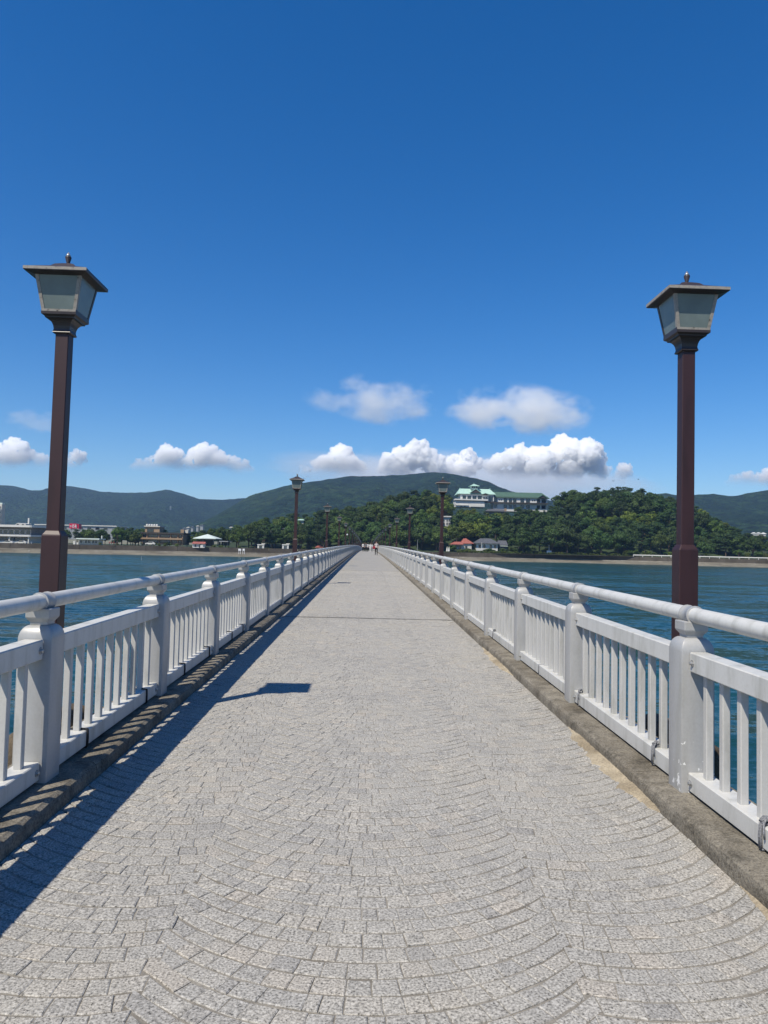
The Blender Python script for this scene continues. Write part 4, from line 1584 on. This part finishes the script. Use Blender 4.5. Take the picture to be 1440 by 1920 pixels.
def tree_kind(kind, seed):
    """meshes (crown, trunk) of a tree 10 m tall, base at the origin"""
    rs = random.Random(seed)
    cr, tr = MB(), MB()
    if kind in ('broad', 'lime', 'mid'):
        pts = []
        for _ in range(26):
            while True:
                q = Vector((rs.uniform(-1, 1), rs.uniform(-1, 1), rs.uniform(-0.75, 1)))
                if 0.25 < q.length < 1:
                    break
            pts.append((q.x * 3.9, q.y * 3.9, 5.9 + q.z * 3.0, rs.uniform(0.95, 1.7)))
        pts.append((rs.uniform(-1, 1), rs.uniform(-1, 1), 8.9, 1.2))
        for x, y, z, r in pts:
            leaf_quads(cr, (x, y, z), r, int(95 * r), 0.30, rs, 0.8, 0.25)
        for x, y, z, r in pts[:10]:
            tr.tube([(0, 0, 2.4), (x * 0.45, y * 0.45, 3.0 + z * 0.22), (x * 0.9, y * 0.9, z)], [0.16, 0.1, 0.04], 5)
        tr.tube([(0, 0, -1.5), (0.1, 0, 1.2), (0, 0.1, 3.2), (0.2, 0.2, 6.5)], [0.34, 0.28, 0.22, 0.08], 7)
    elif kind == 'pine':
        lean = (rs.uniform(-1.2, 1.2), rs.uniform(-1, 1))
        tr.tube([(0, 0, -1.5), (lean[0] * 0.2, lean[1] * 0.2, 2.5), (lean[0] * 0.7, lean[1] * 0.6, 5.5), (lean[0], lean[1], 9.2)], [0.26, 0.22, 0.17, 0.05], 7)
        for i in range(13):
            f = rs.uniform(0.36, 0.97)
            a = rs.uniform(0, 2 * math.pi)
            reach = rs.uniform(0.6, 2.9) * (1.15 - f * 0.75)
            bx, by, bz = lean[0] * f, lean[1] * f, 9.4 * f
            x, y, z = bx + reach * math.cos(a), by + reach * math.sin(a), bz + rs.uniform(0, 0.5)
            tr.tube([(bx, by, bz - 0.3), ((bx + x) / 2, (by + y) / 2, bz), (x, y, z)], [0.09, 0.06, 0.03], 5)
            leaf_quads(cr, (x, y, z), rs.uniform(1.1, 1.75), 120, 0.27, rs, 0.38, 0.5)
        leaf_quads(cr, (lean[0], lean[1], 9.4), 1.1, 110, 0.25, rs, 0.5, 0.5)
    else:   # shrub
        for _ in range(9):
            a, d = rs.uniform(0, 6.28), rs.uniform(0, 2.6)
            leaf_quads(cr, (d * math.cos(a), d * math.sin(a), rs.uniform(2.2, 6.5)), rs.uniform(1.6, 2.6), 120, 0.42, rs, 0.9, 0.3)
        tr.tube([(0, 0, -0.6), (0.1, 0, 1.5), (0, 0.1, 4)], [0.3, 0.22, 0.1], 6)
        tr.tube([(0, 0, 0.6), (1.0, 0.3, 3)], [0.18, 0.06], 5)
    lm = dict(broad=M['leaf_dark'], mid=M['leaf_mid'], lime=M['leaf_lime'], pine=M['needle'], shrub=M['hedge'])[kind]
    return cr.mesh(kind + '_crown', lm), tr.mesh(kind + '_trunk', M['bark'])


KINDS = {}
for kd, n in (('broad', 5), ('mid', 4), ('lime', 3), ('pine', 4), ('shrub', 3)):
    KINDS[kd] = [tree_kind(kd, 100 * n + i * 7 + len(kd)) for i in range(n)]
NAMES = dict(broad='evergreen_tree', mid='broadleaf_tree', lime='camphor_tree', pine='pine_tree', shrub='shrub')
WHAT = dict(broad='dark evergreen tree', mid='mid green broadleaf tree', lime='yellow-green broadleaf tree', pine='flat-boughed pine tree', shrub='low rounded shrub')
tree_list = []      # (x, y, z, height, width, kind, place)


def top_limit(u):
    return interp(RIDGE, u)


def place_tree(x, y, z, h, w, kd, place, limit=True):
    u, vtop = project((x, y, z + h))
    if limit:
        lim = top_limit(u) + (5 if 850 < u < 1035 else random.uniform(-8, 8))
        if vtop < lim:
            h2 = h - (lim - vtop) * y / FPX
            if h2 < 3.5:
                return
            w *= max(0.75, h2 / h)
            h = h2
    for (bu0, bu1, bv0, bv1, by) in CLEAR:
        mg = 0.36 * w * FPX / y
        if bu0 - mg < u < bu1 + mg and y < by and vtop < bv1:
            h3 = h - (bv1 - vtop) * y / FPX
            if h3 < 1.4:
                return
            w *= max(0.5, h3 / h)
            h = h3
            u, vtop = project((x, y, z + h))
    tree_list.append((x, y, z, h, w, kd, place))


# windows in the foliage: things seen between the trees (u0, u1, top, lowest row that shows, distance)
CLEAR = [(852, 906, 900, 951, 440), (906, 1032, 900, 945, 440), (914, 950, 950, 961, OUT_Y + 6), (830, 845, 966, 985, VILLA_Y + 6),
         (889, 938, 1005, 1028, 362), (934, 952, 1005, 1028, 362), (846, 888, 1005, 1022, 362),
         (266, 344, 980, 1016, 340), (358, 412, 998, 1018, 330), (130, 190, 978, 992, 410), (138, 188, 1004, 1022, 312), (0, 68, 960, 1016, 318),
         (560, 570, 972, 976, 400), (480, 545, 1017, 1031, 330), (668, 712, 1005, 1030, 330)]
rs = random.Random(77)
cand = []
y = 352.0
while y < 432:
    x = -125.0
    while x < 205:
        xx, yy = x + rs.uniform(-2.6, 2.6), y + rs.uniform(-2.4, 2.4)
        x += 7.6
        z = hill_z(xx, yy)
        if z < LAND_Z + 0.3 and yy > 372 and interp(hill_tab, xx) < 3:
            continue
        if 852 < project((xx, yy, z))[0] < 1032 and yy > 424:
            continue
        cl = mnoise.noise((xx * 0.022, yy * 0.03, 8.8))
        r = rs.random()
        kd = 'lime' if cl > 0.26 and r < 0.6 else ('mid' if r < 0.34 else ('pine' if r > 0.84 else 'broad'))
        if yy > 412 and r > 0.45:
            kd = 'pine'
        if xx < -20 and r > 0.5:
            kd = 'pine'
        h = rs.uniform(8.0, 14.0)
        place_tree(xx, yy, z - 0.3, h, h * rs.uniform(0.9, 1.3), kd, 'hill')
    y += 7.0
# pine grove and park trees on the left flat
for i in range(46):
    u = rs.uniform(395, 640)
    Y = rs.uniform(336, 362)
    p = at(u, 1030, Y)
    place_tree(p.x, Y, LAND_Z - 0.2, rs.uniform(8, 13), rs.uniform(8, 12), rs.choice(('pine', 'pine', 'mid', 'broad')), 'grove')
for i in range(52):
    u = rs.uniform(75, 400)
    Y = rs.uniform(328, 372)
    p = at(u, 1030, Y)
    h = rs.uniform(6.0, 8.6)
    place_tree(p.x, Y, LAND_Z - 0.2, h, h * rs.uniform(0.9, 1.2), rs.choice(('broad', 'broad', 'mid', 'pine')), 'park', False)
place_tree(at(471, 1020, 352).x, 352, LAND_Z, 9.8, 12.5, 'lime', 'park', False)
# trees closing in round the bridge end
for side in (-1, 1):
    for i in range(5):
        place_tree(side * rs.uniform(5.5, 11), 330 + i * 5.5, LAND_Z - 0.2, rs.uniform(7, 9), rs.uniform(7, 9), 'broad', 'grove')
for i in range(6):
    place_tree(rs.uniform(-6, 6), 362 + i * 3, LAND_Z - 0.2, rs.uniform(8, 10), 9.5, rs.choice(('mid', 'broad')), 'grove')
# shrubs and hedges above the seawall
hedge_u = list(np.arange(856, 1172, 5.2))
for u in hedge_u:
    Y = 350 + rs.uniform(-1, 1)
    p = at(u, 1030, Y)
    tree_list.append((p.x, interp(SHORE, p.x) + 18.5, LAND_Z - 0.1, rs.uniform(1.0, 1.9), 2.3, 'shrub', 'hedge'))
for i in range(34):
    u = rs.uniform(960, 1440)
    p = at(u, 1030, 350)
    h = rs.uniform(2.6, 4.6)
    tree_list.append((p.x, interp(SHORE, p.x) + rs.uniform(22, 30), LAND_Z - 0.2, h, h * 1.35, rs.choice(('mid', 'shrub', 'broad')), 'under'))
for i in range(26):
    u = rs.uniform(150, 620)
    p = at(u, 1026, 318)
    h = rs.uniform(0.8, 1.7)
    yy = interp(SHORE, p.x) + rs.uniform(17, 24)
    if any(a - 5 < u < b + 5 for a, b in ((140, 188), (355, 388), (480, 545))):
        continue
    tree_list.append((p.x, yy, LAND_Z - 0.1, h, h * 1.6, 'shrub', 'lawn'))

PLACE = dict(hill='on the wooded hill behind the bridge', grove='in the grove by the bridge end', park='in the park on the left shore', hedge='in the clipped hedge row above the right seawall', under='at the hill foot behind the right seawall', lawn='on the lawn above the left seawall')
GROUP = dict(hill='trees on the wooded hill', grove='trees by the bridge end', park='park trees on the left shore', hedge='hedge shrubs on the right shore', under='bushes at the hill foot', lawn='shrubs on the left lawn')
tree_list.sort(key=lambda t: t[1] - (40 if t[6] == 'hill' and t[1] > 405 else 0))
tree_objs, hidden = [], []
for (x, y, z, h, w, kd, plc) in tree_list:
    crown, trunk = rs.choice(KINDS[kd])
    ro = link(NAMES[kd], None, None, (x, y, z), (0, 0, rs.uniform(0, 6.28)), (w / 10, w / 10, h / 10))
    ro.empty_display_size = 0.5
    link('crown', crown, ro)
    link('trunk', trunk, ro)
    where = PLACE[plc]
    if plc == 'hill':
        u_, v_ = project((x, y, z + h))
        where = 'on the skyline' if v_ < top_limit(u_) + 7 else ('high on the hillside' if y > 395 else 'low on the hillside')
        where += ' left of the hotel' if u_ < 850 else (' below the hotel' if u_ < 1035 else (' right of the hotel' if u_ < 1270 else ' beyond the near right lamp'))
    tree_objs.append((ro, '%s %s' % (WHAT[kd], where), project((x, y, z + h / 2))[0]))
    tag(ro, '%s %s' % (WHAT[kd], where), 'shrub' if kd == 'shrub' else 'tree', GROUP[plc])

# ------------------------------------------------------------------ which trees show: tell them apart, drop the wholly hidden
bpy.context.view_layer.update()
dgx = bpy.context.evaluated_depsgraph_get()
seen = {}
for ro, base_label, u_ in tree_objs:
    crown = [c for c in ro.children if c.name.startswith('crown')][0]
    vs = crown.data.vertices
    hits = 0
    for q in range(16):
        w_ = crown.matrix_world @ vs[(q * 7919 + 13) % len(vs)].co
        d_ = (w_ - EYE).normalized()
        ok, loc_, _, _, ob, _ = scene.ray_cast(dgx, EYE, d_)
        if ok and ob is not None and ob.name == crown.name:
            hits += 1
            break
    uu_, vv_ = project(ro.location)
    if hits == 0 and (ro.location.y < 405 or not -60 < uu_ < 1500):
        hidden.append(ro)
    else:
        seen.setdefault(base_label, []).append((u_, ro))
bpy.data.batch_remove([c for ro in hidden for c in ro.children] + hidden)


def ordinal(n):
    return '%d%s' % (n, 'th' if 10 < n % 100 < 14 else {1: 'st', 2: 'nd', 3: 'rd'}.get(n % 10, 'th'))


for lab, lst in seen.items():
    lst.sort(key=lambda e: e[0])
    for i, (u_, ro) in enumerate(lst):
        ro['label'] = lab if len(lst) == 1 else '%s, %s from left' % (lab, ordinal(i + 1))

# ------------------------------------------------------------------ people
def skin_mesh(name, joints, edges, mats, painter, sub=1):
    """one continuous body grown round a skeleton; painter(co) gives the material slot"""
    me = bpy.data.meshes.new(name)
    me.from_pydata([j[0] for j in joints], edges, [])
    o = link(name, me)
    mod = o.modifiers.new('skin', 'SKIN')
    lay = me.skin_vertices[0].data
    for i, j in enumerate(joints):
        lay[i].radius = (j[1], j[2] if len(j) > 2 else j[1])
    lay[0].use_root = True
    sb = o.modifiers.new('sub', 'SUBSURF')
    sb.levels = sb.render_levels = sub
    dg = bpy.context.evaluated_depsgraph_get()
    dg.update()
    res = bpy.data.meshes.new_from_object(o.evaluated_get(dg))
    bpy.data.objects.remove(o)
    for m in mats:
        res.materials.append(m)
    for p in res.polygons:
        p.material_index = painter(p.center)
        p.use_smooth = True
    res.name = name
    return res


SKIN = simple('skin', (0.42, 0.26, 0.18), 0.6, 0, 0.05, 5)
HAIR = simple('dark_hair', (0.012, 0.010, 0.009), 0.6, 0, 0.2, 20)


def cloth(name, c):
    return simple(name, c, 0.9, 0, 0.12, 12)


def person(loc, rz, H, top, bottom, label, stride=0.22, sleeve=1.2, skirt=False, hat=None):
    k = H / 1.7
    st = stride
    J = [((0, 0, 0.93), 0.145, 0.11), ((0, 0, 1.12), 0.135, 0.10), ((0, 0, 1.32), 0.165, 0.105), ((0, 0, 1.43), 0.10, 0.075), ((0, 0, 1.50), 0.052, 0.055), ((0, -0.01, 1.58), 0.075, 0.09), ((0, -0.005, 1.665), 0.078, 0.092),
         ((0.19, 0, 1.38), 0.062), ((0.235, 0.03, 1.13), 0.045), ((0.245, -0.05 - st * 0.3, 0.90), 0.034), ((0.245, -0.07 - st * 0.35, 0.80), 0.03, 0.04),
         ((-0.19, 0, 1.38), 0.062), ((-0.235, 0.02 + st * 0.1, 1.13), 0.045), ((-0.245, st * 0.3, 0.90), 0.034), ((-0.245, st * 0.36, 0.80), 0.03, 0.04),
         ((0.095, 0, 0.84), 0.098), ((0.10, -st * 0.55, 0.48), 0.066), ((0.10, -st * 0.75, 0.09), 0.045), ((0.105, -st * 0.75 - 0.12, 0.035), 0.042, 0.03),
         ((-0.095, 0, 0.84), 0.098), ((-0.10, st * 0.35, 0.48), 0.066), ((-0.10, st * 0.85, 0.11), 0.045), ((-0.105, st * 0.85 - 0.11, 0.04), 0.042, 0.03)]
    J = [((j[0][0] * k, j[0][1] * k, j[0][2] * k),) + tuple(r * k for r in j[1:]) for j in J]
    E = [(0, 1), (1, 2), (2, 3), (3, 4), (4, 5), (5, 6), (2, 7), (7, 8), (8, 9), (9, 10), (2, 11), (11, 12), (12, 13), (13, 14), (0, 15), (15, 16), (16, 17), (17, 18), (0, 19), (19, 20), (20, 21), (21, 22)]

    def paint(c):
        z = c.z / k
        if abs(c.x) / k > 0.185 and z < sleeve:
            return 2
        if z > 1.635 or (z > 1.52 and c.y > 0.02 * k):
            return 3
        if z > 1.47:
            return 2
        if z > 0.93:
            return 0
        if z < 0.075:
            return 4
        return 1
    r = empty('person', loc, rz, label, 'person', 'people walking on the bridge')
    body = link('body', skin_mesh('body', J, E, [top, bottom, SKIN, HAIR, M['black']], paint), r)
    f = MB()
    f.add([(-0.012 * k, -0.095 * k, 1.575 * k), (0.012 * k, -0.095 * k, 1.575 * k), (0, -0.125 * k, 1.575 * k), (0, -0.095 * k, 1.62 * k)], [(0, 2, 1), (0, 3, 2), (1, 2, 3), (0, 1, 3)])
    f.build('nose', SKIN, r)
    for sx in (-1, 1):
        MB().lathe(sx * 0.03 * k, -0.088 * k, [(0.002, 1.602 * k), (0.011 * k, 1.61 * k), (0.002, 1.618 * k)], 6).build('eye', HAIR, r)
        MB().lathe(sx * 0.078 * k, 0.0, [(0.004, 1.56 * k), (0.016 * k, 1.59 * k), (0.004, 1.625 * k)], 6).build('ear', SKIN, r)
    return r


def deck_at(u, s):
    p = at(u, 1035, s)
    return (p.x, s, zd(s) + 0.004)


WHITE_C, BLACK_C, PALE_C, GREY_C, RED_C, TAN_C = cloth('white_cotton', (0.75, 0.73, 0.7)), cloth('black_cloth', (0.012, 0.012, 0.016)), cloth('pale_pink_shirt', (0.62, 0.54, 0.5)), cloth('grey_cloth', (0.2, 0.2, 0.2)), cloth('red_nylon', (0.32, 0.03, 0.045)), cloth('khaki_cloth', (0.3, 0.24, 0.15))
walker_loc = deck_at(705.5, 92)
person(walker_loc, 0.05, 1.72, PALE_C, BLACK_C, 'person walking nearest on the bridge in pale pink shirt and black trousers', 0.26)
bag = empty('shoulder_bag', (walker_loc[0] - 0.3, 91.9, walker_loc[2] + 0.78), 0, 'red shoulder bag carried by the nearest walking person', 'bag')
m = MB().frustum(0, 0, [(0.12, 0.07, 0.0), (0.17, 0.1, 0.05), (0.17, 0.1, 0.26), (0.1, 0.06, 0.33)])
fixn(m.build('pouch', RED_C, bag).data)
MB().tube([(0.0, 0.0, 0.31), (0.16, 0.06, 0.62), (0.28, 0.02, 0.74)], 0.016, 6).build('strap', RED_C, bag)
PEOPLE = [(680.5, 140, 1.66, WHITE_C, BLACK_C, 0.06, 'person in white top and dark trousers, leftmost of the far group'),
          (684.3, 143, 1.78, BLACK_C, BLACK_C, 3.1, 'tall person all in black, second from the left in the far group'),
          (686.2, 137, 1.62, GREY_C, BLACK_C, 0.2, 'person in grey top, third from the left in the far group'),
          (689.3, 141, 1.63, WHITE_C, BLACK_C, 3.0, 'person in white shirt and black trousers, middle of the far group'),
          (694.0, 136, 1.6, WHITE_C, WHITE_C, 0.0, 'person dressed all in white in the far group'),
          (697.4, 142, 1.58, WHITE_C, GREY_C, 0.1, 'person in white top and grey trousers, rightmost of the far group')]
for u, s, H, a, b, rz, lab in PEOPLE:
    person(deck_at(u, s), rz, H, a, b, lab, 0.2)
for i, (u, v0, Y, a, b) in enumerate(((205, 1021.6, 300, RED_C, BLACK_C), (209, 1021.6, 301, RED_C, GREY_C), (213.5, 1021.6, 300, RED_C, BLACK_C))):
    p = at(u, v0, Y)
    person((p.x, Y, LAND_Z - 0.05), 0.3 * i, 1.6, a, b, 'person in red top on the left shore lawn, %s of three' % ('leftmost', 'middle', 'rightmost')[i], 0.1)

# birds
for u, v, rz, lab in ((1150, 902, 0.4, 'small dark bird in flight above the wooded hill, left one'), (1197, 899, -0.3, 'small dark bird in flight above the wooded hill, right one')):
    p = at(u, v, 260)
    r = empty('bird', p, rz, lab, 'bird', 'birds over the hill')
    fixn(MB().rings([[(x, rr * math.cos(a), rr * 0.8 * math.sin(a)) for a in np.linspace(0, 2 * math.pi, 9)[:-1]] for x, rr in ((-0.32, 0.015), (-0.18, 0.06), (0.0, 0.09), (0.16, 0.07), (0.24, 0.045), (0.32, 0.01))]).build('body', M['black'], r).data)
    for sy in (-1, 1):
        MB().add([(0.1, sy * 0.05, 0.04), (-0.12, sy * 0.05, 0.04), (-0.08, sy * 0.4, 0.2), (0.1, sy * 0.42, 0.21), (-0.14, sy * 0.8, 0.14), (0.0, sy * 0.85, 0.15),
                  (0.1, sy * 0.05, 0.02), (-0.12, sy * 0.05, 0.02), (-0.08, sy * 0.4, 0.18), (0.1, sy * 0.42, 0.19), (-0.14, sy * 0.8, 0.13), (0.0, sy * 0.85, 0.14)],
                 [(0, 1, 2, 3), (3, 2, 4, 5), (6, 9, 8, 7), (9, 11, 10, 8), (0, 3, 9, 6), (3, 5, 11, 9), (5, 4, 10, 11), (4, 2, 8, 10), (2, 1, 7, 8), (1, 0, 6, 7)]).build('wing', M['black'], r)
    MB().add([(-0.28, -0.02, 0), (-0.28, 0.02, 0), (-0.5, 0.1, 0.01), (-0.5, -0.1, 0.01), (-0.3, 0, -0.02)], [(0, 1, 2, 3), (0, 3, 4), (3, 2, 4), (2, 1, 4)]).build('tail', M['black'], r)

# ------------------------------------------------------------------ clouds: real volumes far beyond the mountains
def m_cloud(name, dens, scale=0.004, lo=0.3, hi=0.5, fade=None):
    """white droplets; density breaks up with noise and thins out towards a fading base (world heights)"""
    t = NT(name)
    t.n.remove(t.bsdf)
    vol = t.node('ShaderNodeVolumePrincipled')
    vol.inputs['Color'].default_value = (1, 1, 1, 1)
    vol.inputs['Anisotropy'].default_value = 0.0
    nz = t.noise(t.pos(), scale, 4, 0.6)
    d = t.math('MULTIPLY', t.ramp(nz, [(lo, (0, 0, 0)), (hi, (1, 1, 1))]), dens)
    if fade:
        sp = t.node('ShaderNodeSeparateXYZ')
        t.link(t.node('ShaderNodeNewGeometry').outputs['Position'], sp.inputs[0])
        mr = t.node('ShaderNodeMapRange', interpolation_type='SMOOTHSTEP')
        mr.inputs['From Min'].default_value = fade[0]
        mr.inputs['From Max'].default_value = fade[1]
        t.link(sp.outputs['Z'], mr.inputs['Value'])
        d = t.math('MULTIPLY', d, t.math('POWER', mr.outputs[0], 2.2))
    t.link(d, vol.inputs['Density'])
    t.link(vol.outputs[0], t.out.inputs['Volume'])
    return t.mat


def cloud(label, Y, puffs, mat, vox, disp, squash=1.0, depth=1.0, seed=0):
    """puffs = [(u, v, radius in picture px)]: overlapping billows fused to one lumpy body"""
    rs2 = random.Random(seed)
    k = Y / FPX
    bm = bmesh.new()
    c0 = at(puffs[0][0], puffs[0][1], Y)
    for u, v, r in puffs:
        p = at(u, v, Y) - c0
        p.y += rs2.uniform(-1.0, 0.4) * (r + 6) * k * depth
        bmesh.ops.create_icosphere(bm, subdivisions=2, radius=(r + 2.6) * k, matrix=Matrix.Translation(p) @ Matrix.Diagonal((1, depth, squash, 1)))
    me = bpy.data.meshes.new('cloud_src')
    bm.to_mesh(me)
    bm.free()
    o = link('cloud_src', me)
    rm = o.modifiers.new('remesh', 'REMESH')
    rm.mode = 'VOXEL'
    rm.voxel_size = vox * k
    for kind_, sc, am, mid in disp:
        tx = bpy.data.textures.new('billow', kind_)
        tx.noise_scale = sc * k
        if kind_ == 'CLOUDS':
            tx.noise_depth = 2
        dm = o.modifiers.new('d', 'DISPLACE')
        dm.texture = tx
        dm.texture_coords = 'LOCAL'
        dm.strength = am * k
        dm.mid_level = mid
    dg = bpy.context.evaluated_depsgraph_get()
    dg.update()
    res = bpy.data.meshes.new_from_object(o.evaluated_get(dg))
    bpy.data.objects.remove(o)
    # keep the cloud's body, drop stray crumbs
    bmc = bmesh.new()
    bmc.from_mesh(res)
    mark = set()
    drop = []
    for v0 in bmc.verts:
        if v0.index in mark:
            continue
        mark.add(v0.index)
        stack, comp = [v0], [v0]
        while stack:
            a_ = stack.pop()
            for e_ in a_.link_edges:
                b_ = e_.other_vert(a_)
                if b_.index not in mark:
                    mark.add(b_.index)
                    stack.append(b_)
                    comp.append(b_)
        vol_ = 0.0
        for f_ in {f_ for v_ in comp for f_ in v_.link_faces}:
            q_ = [w_.co for w_ in f_.verts]
            for i_ in range(1, len(q_) - 1):
                vol_ += q_[0].dot(q_[i_].cross(q_[i_ + 1]))
        if len(comp) < 1000 or vol_ <= 0:
            drop += comp
    bmesh.ops.delete(bmc, geom=drop, context='VERTS')
    bmc.to_mesh(res)
    bmc.free()
    res.name = 'cloud'
    res.materials.clear()
    res.materials.append(mat)
    r = link('cloud', res, None, c0)
    return tag(r, label, 'cloud', 'clouds')


def billows(base, n, seed, spread=0.9, rmin=0.22, rmax=0.5):
    """small puffs budding on the upper side of big ones"""
    rs2 = random.Random(seed)
    out = list(base)
    for u, v, r in base:
        for _ in range(n):
            a = rs2.uniform(-0.35, math.pi + 0.35)
            d = rs2.uniform(0.7, 1.05) * spread
            r1 = r * rs2.uniform(rmin, rmax)
            u1, v1 = u + r * d * math.cos(a), v - r * d * math.sin(a)
            out.append((u1, v1, r1))
            for _ in range(4):
                a2 = rs2.uniform(-0.2, math.pi + 0.2)
                out.append((u1 + r1 * 0.95 * math.cos(a2), v1 - r1 * 0.95 * math.sin(a2), max(4.5, r1 * rs2.uniform(0.3, 0.55))))
    return out


if CLOUDS:
    YC = 9500
    zf = [at(720, v, YC).z for v in (908, 842)]
    CU = m_cloud('cumulus_volume', 0.036, 0.006, 0.2, 0.36, zf)
    SOFT = m_cloud('soft_cloud_volume', 0.009, 0.008, 0.34, 0.62)
    FAINT = m_cloud('faint_cloud_volume', 0.002, 0.008, 0.34, 0.6)
    D = (('CLOUDS', 18, 9, 0.45), ('VORONOI', 12, -7.5, 0.5), ('VORONOI', 5.5, -4.2, 0.5))
    cloud('bright cumulus cloud at the left edge beside the near left lamp', YC, billows([(-30, 868, 26), (5, 862, 22), (28, 850, 22), (48, 866, 16), (15, 880, 20), (80, 868, 12), (72, 882, 12)], 7, 1), CU, 1.15, D, 1, 1.2, 1)
    cloud('small cumulus puff just right of the near left lamp', YC, billows([(138, 866, 11), (150, 860, 9), (130, 872, 8)], 5, 2), CU, 1.15, D, 1, 1.2, 2)
    cloud('cumulus cloud above the left mountain ridge', YC, billows([(262, 878, 9), (285, 880, 12), (318, 862, 20), (335, 878, 16), (365, 868, 18), (390, 858, 18), (412, 870, 17), (440, 880, 14), (458, 885, 12)], 7, 3), CU, 1.15, D, 1, 1.2, 3)
    cloud('tall cumulus cloud behind the mountain, left of its summit', YC, billows([(580, 892, 14), (612, 878, 20), (640, 864, 20), (655, 880, 20), (672, 886, 16), (625, 895, 22)], 8, 4), CU, 1.15, D, 1, 1.2, 4)
    cloud('rounded cumulus cloud behind the mountain summit', YC + 300, billows([(735, 880, 20), (765, 862, 22), (785, 852, 20), (805, 868, 18), (815, 880, 20), (750, 895, 24)], 8, 5), CU, 1.15, D, 1, 1.2, 5)
    cloud('small cumulus top right of the mountain summit', YC + 600, billows([(855, 872, 14), (872, 864, 13), (885, 872, 11), (866, 885, 18), (840, 892, 16)], 7, 6), CU, 1.15, D, 1, 1.2, 6)
    cloud('large cumulus bank above the hotel', YC, billows([(930, 878, 18), (955, 868, 20), (985, 860, 20), (1010, 868, 22), (1040, 858, 24), (1065, 850, 24), (1092, 858, 24), (1110, 872, 20), (1000, 890, 26), (1060, 888, 28), (1115, 890, 16), (950, 895, 18)], 8, 7), CU, 1.15, D, 1, 1.2, 7)
    cloud('tiny cloud puff right of the large cumulus bank', YC, billows([(1168, 882, 8), (1170, 892, 8), (1164, 900, 8)], 4, 8), CU, 1.15, D, 1, 1.2, 8)
    cloud('low cumulus cloud at the right edge above the mountain', YC, billows([(1378, 908, 11), (1398, 904, 11), (1425, 906, 14), (1450, 900, 18), (1410, 915, 14)], 6, 9), CU, 1.15, D, 1, 1.2, 9)

    def soft_cloud(label, u, v, ru, rv, Y, dens, seed, thr=0.1):
        """thin cloud: an ellipsoid of air whose droplets thin out to nothing before its border"""
        t = NT('soft_cloud_volume')
        t.n.remove(t.bsdf)
        vol = t.node('ShaderNodeVolumePrincipled')
        vol.inputs['Color'].default_value = (1, 1, 1, 1)
        oc = t.node('ShaderNodeTexCoord').outputs['Object']
        ln = t.node('ShaderNodeVectorMath', operation='LENGTH')
        t.link(oc, ln.inputs[0])
        mp = t.node('ShaderNodeMapping')
        mp.inputs['Location'].default_value = (seed * 3.7, seed * 1.3, 0)
        mp.inputs['Scale'].default_value = (1.1, 0.5, 0.6)
        t.link(oc, mp.inputs['Vector'])
        nz = t.noise(mp.outputs[0], 2.0, 5, 0.58)
        body = t.math('SUBTRACT', 1.0, ln.outputs['Value'])
        f = t.math('ADD', t.math('MULTIPLY', body, 0.9), t.math('MULTIPLY', t.math('SUBTRACT', nz, 0.5), 2.6))
        f = t.math('SUBTRACT', f, thr)
        f = t.math('MULTIPLY', f, t.math('MULTIPLY', body, 4.0, True))
        f = t.math('MINIMUM', t.math('MAXIMUM', f, 0.0), 0.6)
        t.link(t.math('MULTIPLY', f, dens), vol.inputs['Density'])
        t.link(vol.outputs[0], t.out.inputs['Volume'])
        k = Y / FPX
        bm = bmesh.new()
        bmesh.ops.create_icosphere(bm, subdivisions=4, radius=1.0)
        me = bpy.data.meshes.new('cloud')
        bm.to_mesh(me)
        bm.free()
        me.materials.append(t.mat)
        o = link('cloud', me, None, at(u, v, Y), (0, 0.05, 0), (ru * k, ru * 0.6 * k, rv * k))
        return tag(o, label, 'cloud', 'clouds')

    soft_cloud('soft grey cloud high in the sky, left of the two', 706, 752, 150, 52, 6000, 0.006, 6, 0.22)
    soft_cloud('soft bright cloud high in the sky, right of the two', 972, 770, 160, 54, 6000, 0.0105, 9, 0.13)
    soft_cloud('faint thin cloud left of the near left lamp', 70, 790, 70, 26, 6000, 0.003, 3, 0.1)
    soft_cloud('pale low cloud bank lying behind the mountain and the cumulus tops', 860, 900, 400, 50, 11500, 0.0017, 4, -0.05)

# ------------------------------------------------------------------ haze
if HAZE:
    t = NT('sea_haze')
    t.n.remove(t.bsdf)
    vol = t.node('ShaderNodeVolumePrincipled')
    vol.inputs['Color'].default_value = (0.42, 0.65, 1.0, 1)
    vol.inputs['Density'].default_value = HAZE
    vol.inputs['Anisotropy'].default_value = 0.2
    t.link(vol.outputs[0], t.out.inputs['Volume'])
    tag(MB().box(-7100, 7100, -2600, 6500, -6.5, 330).build('haze', t.mat), 'pale blue sea haze over the water and mountains', 'haze', kind='stuff')
